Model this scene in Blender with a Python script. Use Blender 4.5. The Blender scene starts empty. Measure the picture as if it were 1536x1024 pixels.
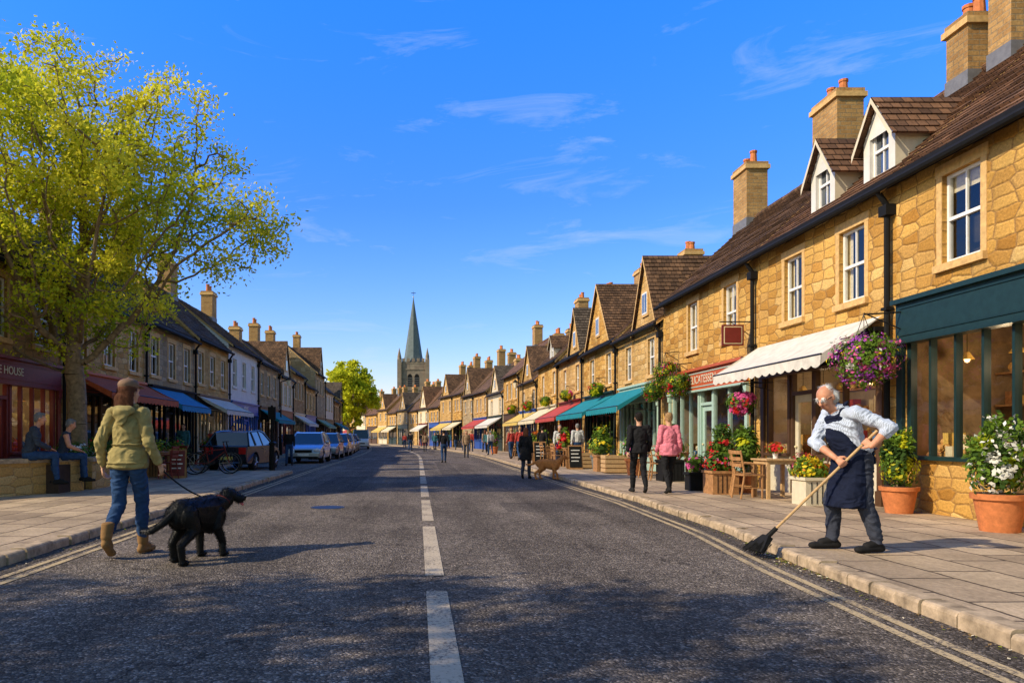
import bpy, bmesh, math, random
import numpy as np
from mathutils import Vector, Matrix, noise
random.seed(7)
SC=bpy.context.scene
COL=SC.collection
# ------------------------------------------------------------------ nodes
def nd(nt,typ,ins=None,**props):
    n=nt.nodes.new(typ)
    for k,v in props.items(): setattr(n,k,v)
    for k,v in (ins or {}).items():
        s=n.inputs[k]
        if isinstance(v,bpy.types.NodeSocket): nt.links.new(v,s)
        else:
            if s.type=='RGBA' and len(v)==3: v=(*v,1)
            s.default_value=v
    return n
def ramp(nt,fac,stops,interp='LINEAR'):
    n=nt.nodes.new('ShaderNodeValToRGB'); nt.links.new(fac,n.inputs[0])
    cr=n.color_ramp; cr.interpolation=interp
    while len(cr.elements)<len(stops): cr.elements.new(0.5)
    for e,(p,c) in zip(cr.elements,stops):
        e.position=p; e.color=(c,c,c,1) if isinstance(c,(int,float)) else (*c,1)
    return n.outputs[0]
def mix(nt,f,a,b,bt='MIX'):
    n=nt.nodes.new('ShaderNodeMix'); n.data_type='RGBA'; n.blend_type=bt
    for i,v in ((0,f),(6,a),(7,b)):
        if isinstance(v,bpy.types.NodeSocket): nt.links.new(v,n.inputs[i])
        else:
            if i and len(v)==3: v=(*v,1)
            n.inputs[i].default_value=v
    return n.outputs[2]
def mathn(nt,op,a,b=0.0,c=None):
    n=nt.nodes.new('ShaderNodeMath'); n.operation=op
    for i,v in enumerate((a,b,c)):
        if v is None: continue
        if isinstance(v,bpy.types.NodeSocket): nt.links.new(v,n.inputs[i])
        else: n.inputs[i].default_value=v
    return n.outputs[0]
def newmat(name):
    m=bpy.data.materials.new(name); m.use_nodes=True; nt=m.node_tree; nt.nodes.clear()
    return m,nt
def finish(m,nt,col,rough=.8,height=None,bs=.3,bd=.02,metal=0,spec=.3):
    p=nd(nt,'ShaderNodeBsdfPrincipled',{'Base Color':col,'Roughness':rough,'Metallic':metal,'Specular IOR Level':spec})
    if height is not None:
        b=nd(nt,'ShaderNodeBump',{'Strength':bs,'Distance':bd,'Height':height}); nt.links.new(b.outputs[0],p.inputs['Normal'])
    o=nd(nt,'ShaderNodeOutputMaterial'); nt.links.new(p.outputs[0],o.inputs[0])
    return m
def simple(name,col,rough=.75,var=.25,scale=9,bump=.15,metal=0,spec=.3):
    m,nt=newmat(name)
    tc=nd(nt,'ShaderNodeTexCoord').outputs['Object']
    nz=nd(nt,'ShaderNodeTexNoise',{'Vector':tc,'Scale':scale,'Detail':6.0,'Roughness':.65}).outputs[0]
    lo=tuple(c*(1-var) for c in col); hi=tuple(min(1,c*(1+var)) for c in col)
    c=ramp(nt,nz,[(.3,lo),(.7,hi)])
    return finish(m,nt,c,rough,nz,bump,.01,metal,spec)
M={}
def S(name,col,**k):
    M[name]=simple(name,col,**k); return M[name]
def stone(name,cols,mortar,sx=2.4,sy=5.2,rnd=.6,bs=.7):
    m,nt=newmat(name)
    uv=nd(nt,'ShaderNodeUVMap').outputs[0]
    nz=nd(nt,'ShaderNodeTexNoise',{'Vector':uv,'Scale':4.0,'Detail':3.0})
    off=nd(nt,'ShaderNodeVectorMath',{0:nz.outputs['Color'],1:(.5,.5,.5)},operation='SUBTRACT').outputs[0]
    off=nd(nt,'ShaderNodeVectorMath',{0:off,'Scale':.05},operation='SCALE').outputs[0]
    v=nd(nt,'ShaderNodeVectorMath',{0:uv,1:off},operation='ADD').outputs[0]
    sp=nd(nt,'ShaderNodeSeparateXYZ',{0:v})
    row=mathn(nt,'FLOOR',mathn(nt,'MULTIPLY',sp.outputs[1],sy))
    mp=nd(nt,'ShaderNodeCombineXYZ',{0:mathn(nt,'MULTIPLY',sp.outputs[0],sx),1:mathn(nt,'MULTIPLY',sp.outputs[1],sy)}).outputs[0]
    a={'Vector':mp,'Scale':1.0,'Randomness':rnd}
    ve=nd(nt,'ShaderNodeTexVoronoi',a,voronoi_dimensions='2D',feature='DISTANCE_TO_EDGE')
    vo2=nd(nt,'ShaderNodeTexVoronoi',a,voronoi_dimensions='2D')
    sc=nd(nt,'ShaderNodeSeparateColor',{0:vo2.outputs['Color']})
    n=len(cols)
    c=ramp(nt,sc.outputs[0],[(i/(n-1),cc) for i,cc in enumerate(cols)])
    fine=nd(nt,'ShaderNodeTexNoise',{'Vector':uv,'Scale':26.0,'Detail':8.0,'Roughness':.72}).outputs[0]
    big=nd(nt,'ShaderNodeTexNoise',{'Vector':uv,'Scale':.7,'Detail':5.0}).outputs[0]
    c=mix(nt,1.0,c,ramp(nt,fine,[(.25,.55),(.75,1.35)]),'MULTIPLY')
    c=mix(nt,1.0,c,ramp(nt,big,[(.3,.7),(.7,1.15)]),'MULTIPLY')
    e=ramp(nt,ve.outputs['Distance'],[(.01,0.0),(.06,1.0)])
    c=mix(nt,e,mix(nt,1.0,mortar,ramp(nt,fine,[(.3,.5),(.7,1.3)]),'MULTIPLY'),c)
    h=mathn(nt,'ADD',mathn(nt,'MULTIPLY',ramp(nt,ve.outputs['Distance'],[(0,0.0),(.14,1.0)]),.8),mathn(nt,'MULTIPLY',fine,.8))
    h=mathn(nt,'ADD',h,mathn(nt,'MULTIPLY',sc.outputs[1],.35))
    M[name]=finish(m,nt,c,.92,h,bs,.03,spec=.12); return M[name]
def brickish(name,c1,c2,mortar,w,h,ms=.012,off=.5,bs=.5,rough=.9,swap=False,dist=.015):
    m,nt=newmat(name)
    uv=nd(nt,'ShaderNodeUVMap').outputs[0]
    if swap: uv=nd(nt,'ShaderNodeMapping',{'Vector':uv,'Rotation':(0,0,math.pi/2)}).outputs[0]
    nz=nd(nt,'ShaderNodeTexNoise',{'Vector':uv,'Scale':5.0,'Detail':3.0})
    o=nd(nt,'ShaderNodeVectorMath',{0:nz.outputs['Color'],'Scale':dist},operation='SCALE').outputs[0]
    v=nd(nt,'ShaderNodeVectorMath',{0:uv,1:o},operation='ADD').outputs[0]
    b=nd(nt,'ShaderNodeTexBrick',{'Vector':v,'Color1':c1,'Color2':c2,'Mortar':mortar,'Scale':1.0,'Mortar Size':ms,'Mortar Smooth':.3,'Bias':0.0,'Brick Width':w,'Row Height':h},offset=off,squash=1.0)
    fine=nd(nt,'ShaderNodeTexNoise',{'Vector':uv,'Scale':22.0,'Detail':8.0,'Roughness':.75}).outputs[0]
    big=nd(nt,'ShaderNodeTexNoise',{'Vector':uv,'Scale':.9,'Detail':6.0,'Roughness':.65}).outputs[0]
    c=mix(nt,1.0,b.outputs[0],ramp(nt,fine,[(.25,.55),(.75,1.38)]),'MULTIPLY')
    c=mix(nt,1.0,c,ramp(nt,big,[(.3,.6),(.7,1.2)]),'MULTIPLY')
    hh=mathn(nt,'SUBTRACT',mathn(nt,'MULTIPLY',fine,.5),b.outputs['Fac'])
    M[name]=finish(m,nt,c,rough,hh,bs,.02,spec=.15); return M[name]
stone('gold_stone',[(.42,.20,.04),(.62,.34,.08),(.70,.42,.12),(.50,.25,.055),(.76,.50,.18)],(.36,.20,.07),2.7,5.6,.45)
stone('honey_stone',[(.48,.27,.08),(.62,.39,.14),(.54,.31,.10),(.70,.48,.21)],(.42,.27,.12),2.5,5.8,.42)
stone('grey_stone',[(.34,.25,.14),(.46,.35,.2),(.40,.28,.14),(.56,.43,.26)],(.3,.23,.15),2.3,5.4,.42)
stone('brown_stone',[(.36,.2,.08),(.48,.29,.12),(.42,.24,.09),(.56,.36,.17)],(.28,.19,.1),2.5,5.6,.42)
stone('church_stone',[(.26,.2,.15),(.33,.27,.2),(.29,.22,.16)],(.24,.19,.15),1.0,2.0,.3,.3)
brickish('chimney_brick',(.54,.32,.12),(.40,.22,.08),(.34,.25,.14),.26,.1,.01)
S('render_white',(.66,.64,.58),var=.1,scale=3)
S('render_cream',(.66,.57,.40),var=.12,scale=3)
S('trim_stone',(.62,.39,.15),var=.25,scale=12,bump=.3)
def roofmat(name,c1,c2): return brickish(name,c1,c2,(.03,.02,.015),.17,.16,.008,.5,.6,.9,dist=.012)
roofmat('roof_brown',(.22,.125,.07),(.09,.055,.036))
roofmat('roof_red',(.25,.13,.07),(.11,.062,.04))
roofmat('roof_grey',(.16,.125,.095),(.08,.063,.05))
brickish('flagstones',(.56,.42,.27),(.38,.28,.185),(.11,.08,.055),.85,.55,.016,.37,.7,.85,swap=True,dist=.04)
S('kerb_stone',(.40,.30,.195),var=.5,scale=7,bump=.7,rough=.9,spec=.1)
S('white_paint',(.78,.76,.72),var=.06,rough=.45,bump=.03)
S('green_paint',(.01,.03,.03),var=.15,rough=.4,bump=.03,spec=.35)
S('fascia_green',(.011,.034,.036),var=.2,rough=.5,bump=.03,spec=.3)
S('pale_green',(.36,.5,.42),var=.1,rough=.5,bump=.03)
S('red_paint',(.45,.09,.03),var=.15,rough=.45,bump=.03)
S('dark_red',(.16,.02,.015),var=.15,rough=.45,bump=.03)
S('blue_paint',(.02,.08,.35),var=.15,rough=.45,bump=.03)
S('black_paint',(.012,.012,.012),var=.2,rough=.7,bump=.03,spec=.12)
S('cream_paint',(.62,.55,.4),var=.1,rough=.5,bump=.03)
S('brown_paint',(.08,.04,.02),var=.2,rough=.5,bump=.03)
S('gold_letter',(.7,.6,.35),var=.05,rough=.4)
S('terracotta',(.52,.17,.055),var=.25,scale=14)
S('wood',(.36,.18,.07),var=.35,scale=14,bump=.2)
S('wood_light',(.5,.32,.15),var=.25,scale=20)
S('interior',(.26,.17,.09),var=.4,scale=4)
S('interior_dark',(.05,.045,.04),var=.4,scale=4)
S('interior_light',(.5,.4,.27),var=.2,scale=4)
S('goods_tan',(.6,.33,.1),var=.4,scale=20); S('goods_brown',(.32,.14,.05),var=.4,scale=20)
S('goods_cream',(.75,.64,.44),var=.2,scale=20); S('goods_red',(.5,.06,.04),var=.3,scale=20)
S('goods_blue',(.08,.2,.4),var=.3,scale=20); S('goods_gold',(.75,.48,.12),var=.3,scale=20)
for n,c in dict(aw_white=(.62,.58,.50),aw_teal=(.01,.2,.24),aw_red=(.42,.06,.045),aw_blue=(.03,.22,.42),aw_cream=(.66,.56,.36),aw_yellow=(.6,.42,.1),aw_green=(.2,.34,.22),aw_rust=(.42,.1,.04)).items():
    S(n,c,var=.2,scale=5,rough=.85,bump=.08)
S('metal_dark',(.02,.02,.022),rough=.5,metal=.3); S('lead',(.16,.16,.165),var=.2,rough=.6)
S('slate_spire',(.12,.15,.155),var=.2,scale=1.5)
S('tyre',(.015,.015,.016),rough=.9); S('rim',(.4,.4,.42),rough=.3,metal=.8)
S('bark',(.20,.14,.075),var=.5,scale=12,bump=.9)
S('soil',(.05,.03,.02)); S('grass',(.07,.11,.03),var=.4,scale=2)
def leafmat(name,c,t=.45):
    m,nt=newmat(name)
    tc=nd(nt,'ShaderNodeTexCoord').outputs['Object']
    nz=nd(nt,'ShaderNodeTexNoise',{'Vector':tc,'Scale':1.7,'Detail':5.0}).outputs[0]
    col=ramp(nt,nz,[(.3,tuple(x*.75 for x in c)),(.7,tuple(min(1,x*1.25) for x in c))])
    d=nd(nt,'ShaderNodeBsdfPrincipled',{'Base Color':col,'Roughness':.6,'Specular IOR Level':.12})
    tr=nd(nt,'ShaderNodeBsdfTranslucent',{'Color':col})
    mx=nd(nt,'ShaderNodeMixShader',{0:t,1:d.outputs[0],2:tr.outputs[0]})
    o=nd(nt,'ShaderNodeOutputMaterial'); nt.links.new(mx.outputs[0],o.inputs[0]); M[name]=m
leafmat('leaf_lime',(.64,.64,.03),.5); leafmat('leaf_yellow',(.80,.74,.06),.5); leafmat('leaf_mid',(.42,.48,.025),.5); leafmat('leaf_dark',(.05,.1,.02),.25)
leafmat('leaf_green',(.13,.22,.025),.3); leafmat('leaf_dry',(.25,.16,.06),.1)
for n,c in dict(fl_pink=(.7,.12,.34),fl_purple=(.38,.08,.45),fl_white=(.85,.83,.74),fl_yellow=(.85,.62,.03),fl_red=(.6,.03,.03),fl_orange=(.75,.24,.03)).items(): leafmat(n,c,.25)
def glass(name,opaque,tint):
    m,nt=newmat(name)
    tc=nd(nt,'ShaderNodeTexCoord').outputs['Object']
    nz=nd(nt,'ShaderNodeTexNoise',{'Vector':tc,'Scale':1.3,'Detail':3.0}).outputs[0]
    b=nd(nt,'ShaderNodeBump',{'Strength':.06,'Distance':.05,'Height':nz}).outputs[0]
    g=nd(nt,'ShaderNodeBsdfGlossy',{'Color':(.95,.97,1),'Roughness':.02,'Normal':b}).outputs[0]
    if opaque: base=nd(nt,'ShaderNodeBsdfDiffuse',{'Color':ramp(nt,nz,[(.35,tuple(x*.4 for x in tint)),(.65,tint)])}).outputs[0]
    else: base=nd(nt,'ShaderNodeBsdfTransparent',{'Color':tint}).outputs[0]
    fr=nd(nt,'ShaderNodeFresnel',{'IOR':1.7 if opaque else 1.45}).outputs[0]
    mx=nd(nt,'ShaderNodeMixShader',{0:mathn(nt,'MULTIPLY_ADD',fr,1.0,.06 if opaque else .02),1:base,2:g})
    o=nd(nt,'ShaderNodeOutputMaterial'); nt.links.new(mx.outputs[0],o.inputs[0]); M[name]=m
glass('glass_win',True,(.07,.09,.11)); glass('glass_shop',False,(.86,.88,.87)); glass('glass_car',True,(.015,.018,.02))
m,nt=newmat('lit_bulb'); em=nd(nt,'ShaderNodeEmission',{'Color':(1,.62,.25),'Strength':5.0}); o=nd(nt,'ShaderNodeOutputMaterial'); nt.links.new(em.outputs[0],o.inputs[0]); M['lit_bulb']=m
def asphalt(name,a,b):
    m,nt=newmat(name)
    uv=nd(nt,'ShaderNodeUVMap').outputs[0]
    v=nd(nt,'ShaderNodeTexVoronoi',{'Vector':uv,'Scale':66.0},voronoi_dimensions='2D')
    sp=nd(nt,'ShaderNodeSeparateColor',{0:v.outputs['Color']}).outputs[0]
    f=nd(nt,'ShaderNodeTexNoise',{'Vector':uv,'Scale':150.0,'Detail':4.0,'Roughness':.8}).outputs[0]
    md=nd(nt,'ShaderNodeTexNoise',{'Vector':uv,'Scale':11.0,'Detail':7.0,'Roughness':.75}).outputs[0]
    mp=nd(nt,'ShaderNodeMapping',{'Vector':uv,'Scale':(1.3,.12,1)}).outputs[0]
    lg=nd(nt,'ShaderNodeTexNoise',{'Vector':mp,'Scale':1.0,'Detail':6.0,'Roughness':.65}).outputs[0]
    l2=nd(nt,'ShaderNodeTexNoise',{'Vector':uv,'Scale':.45,'Detail':5.0,'Roughness':.6}).outputs[0]
    c=ramp(nt,sp,[(0,a),(.6,b),(.86,tuple(x*1.5 for x in b)),(1,tuple(x*2.8 for x in b))])
    for t,lo,hi in ((f,.5,1.5),(md,.58,1.42),(lg,.62,1.35),(l2,.72,1.28)): c=mix(nt,1.0,c,ramp(nt,t,[(.3,lo),(.7,hi)]),'MULTIPLY')
    ck=nd(nt,'ShaderNodeTexVoronoi',{'Vector':nd(nt,'ShaderNodeVectorMath',{0:uv,1:nd(nt,'ShaderNodeVectorMath',{0:nd(nt,'ShaderNodeTexNoise',{'Vector':uv,'Scale':2.5,'Detail':6.0}).outputs['Color'],'Scale':.9},operation='SCALE').outputs[0]},operation='ADD').outputs[0],'Scale':.33},voronoi_dimensions='2D',feature='DISTANCE_TO_EDGE').outputs['Distance']
    c=mix(nt,1.0,c,ramp(nt,ck,[(.001,.45),(.007,1.0)]),'MULTIPLY')
    h=mathn(nt,'ADD',mathn(nt,'MULTIPLY',v.outputs['Distance'],-1.0),mathn(nt,'MULTIPLY',f,.6))
    M[name]=finish(m,nt,c,.92,h,1.0,.009,spec=.08)
asphalt('asphalt',(.082,.067,.054),(.138,.114,.092))
asphalt('asphalt_patch',(.055,.046,.039),(.092,.077,.064))
asphalt('asphalt_bay',(.11,.093,.076),(.17,.145,.12))
def linemat(name,c,thr):
    m,nt=newmat(name)
    uv=nd(nt,'ShaderNodeUVMap').outputs[0]
    f=nd(nt,'ShaderNodeTexNoise',{'Vector':uv,'Scale':34.0,'Detail':9.0,'Roughness':.8}).outputs[0]
    l=nd(nt,'ShaderNodeTexNoise',{'Vector':uv,'Scale':2.0,'Detail':4.0}).outputs[0]
    k=mathn(nt,'ADD',mathn(nt,'MULTIPLY',f,.75),mathn(nt,'MULTIPLY',l,.25))
    fac=ramp(nt,k,[(thr-.03,0.0),(thr+.03,1.0)])
    col=mix(nt,fac,(.14,.115,.095),mix(nt,f,tuple(x*.55 for x in c),c))
    M[name]=finish(m,nt,col,.85,f,.6,.006,spec=.1)
linemat('line_white',(.66,.54,.38),.47); linemat('line_yellow',(.66,.50,.28),.475)
# ------------------------------------------------------------------ mesh builder
class MB:
    def __init__(s): s.v=[];s.f=[];s.m=[];s.uv=[];s.mats=[]
    def face(s,pts,m,uv=None):
        if isinstance(m,str): m=M[m]
        if m not in s.mats: s.mats.append(m)
        b=len(s.v); s.v.extend([tuple(p) for p in pts]); s.f.append(tuple(range(b,b+len(pts))))
        s.m.append(s.mats.index(m))
        if uv is None:
            a=Vector(pts[0]);n=Vector((0,0,0))
            for i in range(1,len(pts)-1): n+= (Vector(pts[i])-a).cross(Vector(pts[i+1])-a)
            n=[abs(x) for x in n]
            if n[0]>=n[1] and n[0]>=n[2]: uv=[(p[1],p[2]) for p in pts]
            elif n[1]>=n[2]: uv=[(p[0]+3.3,p[2]) for p in pts]
            else: uv=[(p[0],p[1]) for p in pts]
        s.uv.extend(uv)
    def box(s,x0,x1,y0,y1,z0,z1,m):
        if x0>x1:x0,x1=x1,x0
        if y0>y1:y0,y1=y1,y0
        if z0>z1:z0,z1=z1,z0
        a=[(x0,y0,z0),(x1,y0,z0),(x1,y1,z0),(x0,y1,z0),(x0,y0,z1),(x1,y0,z1),(x1,y1,z1),(x0,y1,z1)]
        for q in ((3,2,1,0),(4,5,6,7),(0,1,5,4),(1,2,6,5),(2,3,7,6),(3,0,4,7)): s.face([a[i] for i in q],m)
    def cyl(s,p0,p1,r0,r1,m,n=8,caps=True):
        p0=Vector(p0);p1=Vector(p1);d=(p1-p0).normalized()
        a=d.cross(Vector((0,0,1)) if abs(d.z)<.9 else Vector((1,0,0))).normalized(); b=d.cross(a)
        A=[];B=[]
        for i in range(n):
            t=2*math.pi*i/n; o=a*math.cos(t)+b*math.sin(t)
            A.append(p0+o*r0);B.append(p1+o*r1)
        for i in range(n):
            j=(i+1)%n; s.face([A[i],A[j],B[j],B[i]],m)
        if caps: s.face(A[::-1],m); s.face(B,m)
    def ell(s,c,r,m,seg=8,rings=5):
        if isinstance(r,(int,float)): r=(r,r,r)
        def P(i,j):
            th=math.pi*i/rings; ph=2*math.pi*j/seg
            return (c[0]+r[0]*math.sin(th)*math.cos(ph),c[1]+r[1]*math.sin(th)*math.sin(ph),c[2]+r[2]*math.cos(th))
        for i in range(rings):
            for j in range(seg):
                if i==0: q=[P(0,0),P(1,j),P(1,j+1)]
                elif i==rings-1: q=[P(i,j),P(rings,0),P(i,j+1)]
                else: q=[P(i,j),P(i+1,j),P(i+1,j+1),P(i,j+1)]
                s.face(q,m)
    def wall(s,y0,y1,z0,z1,holes,m,x=0):
        ys=sorted({y0,y1,*[h[0] for h in holes],*[h[1] for h in holes]}); zs=sorted({z0,z1,*[h[2] for h in holes],*[h[3] for h in holes]})
        for a,b in zip(ys,ys[1:]):
            for c,d in zip(zs,zs[1:]):
                ym=(a+b)/2; zm=(c+d)/2
                if a<y0-1e-6 or b>y1+1e-6 or c<z0-1e-6 or d>z1+1e-6: continue
                if any(h[0]<ym<h[1] and h[2]<zm<h[3] for h in holes): continue
                s.face([(x,a,c),(x,a,d),(x,b,d),(x,b,c)],m)
        for h in holes:
            a,b,c,d=h; w=.15
            s.face([(x,a,c),(x+w,a,c),(x+w,a,d),(x,a,d)],m); s.face([(x,b,c),(x,b,d),(x+w,b,d),(x+w,b,c)],m)
            s.face([(x,a,d),(x+w,a,d),(x+w,b,d),(x,b,d)],m); s.face([(x,a,c),(x,b,c),(x+w,b,c),(x+w,a,c)],m)
    def slope(s,A,B,C,D,m,t=.03,rows=True):
        A,B,C,D=map(Vector,(A,B,C,D)); n=(B-A).cross(D-A).normalized()
        if n.z<0: n=-n
        rh_=.16
        L=(D-A).length; W=(B-A).length; k=max(1,round(L/rh_)) if rows else 1
        u0=random.random()*7; seg=max(1,int(W/.7)) if rows else 1
        for i in range(k):
            f0=i/k; f1=(i+1)/k
            a=A.lerp(D,f0);b=B.lerp(C,f0);c=B.lerp(C,f1);d=A.lerp(D,f1)
            v0=i*rh_ if rows else 0; v1=v0+(rh_ if rows else L)
            lb=(b-a).length; lc=(c-d).length; du=u0+(W-lb)/2; dt=u0+(W-lc)/2
            prev=random.uniform(-.01,.012)
            for q in range(seg):
                g0=q/seg;g1=(q+1)/seg; nx=random.uniform(-.01,.012)
                a1=a.lerp(b,g0);b1=a.lerp(b,g1);c1=d.lerp(c,g1);d1=d.lerp(c,g0)
                a2=a1+n*(t+prev);b2=b1+n*(t+nx);d2=d1+n*.004;c2=c1+n*.004
                s.face([a2,b2,c2,d2],m,[(du+lb*g0,v0+.01),(du+lb*g1,v0+.01),(dt+lc*g1,v1-.002),(dt+lc*g0,v1-.002)])
                if rows: s.face([a1-n*.01,b1-n*.01,b2,a2],m,[(du+lb*g0,v0+.02),(du+lb*g1,v0+.02),(du+lb*g1,v0+.03),(du+lb*g0,v0+.03)])
                prev=nx
    def obj(s,name,parent=None,smooth=False):
        if not s.v: return None
        me=bpy.data.meshes.new(name); me.from_pydata(s.v,[],s.f)
        ul=me.uv_layers.new(name='UVMap'); ul.data.foreach_set('uv',np.array(s.uv,dtype=np.float32).ravel())
        for m in s.mats: me.materials.append(m)
        me.polygons.foreach_set('material_index',s.m)
        if smooth: me.polygons.foreach_set('use_smooth',[True]*len(s.f))
        o=bpy.data.objects.new(name,me); COL.objects.link(o)
        if parent: o.parent=parent
        return o
def empty(name,loc=(0,0,0),rz=0,sc=1):
    e=bpy.data.objects.new(name,None); COL.objects.link(e); e.location=loc; e.rotation_euler=(0,0,rz); e.scale=(sc,)*3
    e.empty_display_size=.2; return e
def merge_smooth(o,bev=None,ang=40):
    bm=bmesh.new(); bm.from_mesh(o.data); bmesh.ops.remove_doubles(bm,verts=bm.verts,dist=.0005)
    bmesh.ops.recalc_face_normals(bm,faces=bm.faces); bm.to_mesh(o.data); bm.free()
    if bev:
        b=o.modifiers.new('b','BEVEL'); b.width=bev; b.segments=3; b.limit_method='ANGLE'; b.angle_limit=math.radians(25)
    for p in o.data.polygons: p.use_smooth=True
    o.data.set_sharp_from_angle(angle=math.radians(ang))
# ------------------------------------------------------------------ leaves
def quads_mesh(name,V,mats,idx,parent):
    n=len(V)
    me=bpy.data.meshes.new(name); me.vertices.add(n*4); me.vertices.foreach_set('co',V.ravel())
    me.loops.add(n*4); me.loops.foreach_set('vertex_index',np.arange(n*4,dtype=np.int32))
    me.polygons.add(n); me.polygons.foreach_set('loop_start',np.arange(0,n*4,4,dtype=np.int32))
    for m in mats: me.materials.append(M[m])
    me.polygons.foreach_set('material_index',np.asarray(idx,dtype=np.int32))
    me.update(calc_edges=True); me.validate()
    o=bpy.data.objects.new(name,me); COL.objects.link(o)
    if parent: o.parent=parent
    return o
def leaves(name,pts,size,mats,idx,parent=None,seed=0,flat=.3,asp=.6):
    r=np.random.default_rng(seed); pts=np.asarray(pts,float); n=len(pts)
    nrm=r.normal(size=(n,3)); nrm[:,2]+=flat; nrm/=np.linalg.norm(nrm,axis=1)[:,None]
    t=r.normal(size=(n,3)); a=np.cross(nrm,t); a/=np.linalg.norm(a,axis=1)[:,None]+1e-9; b=np.cross(nrm,a)
    s=(size*r.uniform(.6,1.35,n))[:,None]
    V=np.empty((n,4,3)); V[:,0]=pts-a*s; V[:,1]=pts+b*s*asp+nrm*s*.15; V[:,2]=pts+a*s; V[:,3]=pts-b*s*asp+nrm*s*.15
    return quads_mesh(name,V,mats,idx,parent)
def tufts(o,matname,n,ln,w,flow,parent,name='hair_strands',lift=.25,seed=0):
    me=o.data; k=len(me.polygons); c=np.empty(k*3); me.polygons.foreach_get('center',c); c=c.reshape(-1,3)
    nn=np.empty(k*3); me.polygons.foreach_get('normal',nn); nn=nn.reshape(-1,3); mi=np.empty(k,np.int32); me.polygons.foreach_get('material_index',mi)
    idx=[i for i,m in enumerate(me.materials) if m==M[matname]]
    sel=np.where(np.isin(mi,idx))[0]
    if len(sel)<5: return
    r=np.random.default_rng(seed); j=sel[r.integers(len(sel),size=n)]; p=c[j]+r.normal(size=(n,3))*.002; q=nn[j]
    f=np.tile(np.array(flow,float),(n,1))
    f=f-q*(f*q).sum(1)[:,None]; f/=np.linalg.norm(f,axis=1)[:,None]+1e-6
    d=f+q*lift+r.normal(size=(n,3))*.18; d/=np.linalg.norm(d,axis=1)[:,None]
    sd=np.cross(d,q); sd/=np.linalg.norm(sd,axis=1)[:,None]+1e-6
    l=(ln*r.uniform(.5,1.2,n))[:,None]; V=np.empty((n,4,3)); V[:,0]=p-sd*w-q*.002; V[:,1]=p+sd*w-q*.002; V[:,2]=p+d*l+sd*w*.25; V[:,3]=p+d*l-sd*w*.25
    return quads_mesh(name,V,[matname],np.zeros(n),parent)
def foliage(name,blobs,n,size,mats,w,parent,seed=1):
    r=np.random.default_rng(seed); P=[];I=[]
    vol=np.array([b[1][0]*b[1][1]*b[1][2] for b in blobs])**.67; vol/=vol.sum()
    for (c,rad),f in zip(blobs,vol):
        k=max(6,int(n*f)); d=r.normal(size=(k,3)); d/=np.linalg.norm(d,axis=1)[:,None]
        rr=r.uniform(.45,1.12,k)[:,None]*(1+.22*np.sin(d[:,:1]*5+seed)*np.cos(d[:,1:2]*6))
        P.append(np.array(c)+d*rr*np.array(rad))
    P=np.concatenate(P); ww=np.array(w,float)/sum(w)
    I=r.choice(len(mats),len(P),p=ww)
    for _ in range(int(len(P)/25)):
        j=r.integers(len(P)); near=np.linalg.norm(P-P[j],axis=1)<size*2.6; I[near]=I[j]
    return leaves(name,P,size,mats,I,parent,seed)
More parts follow.
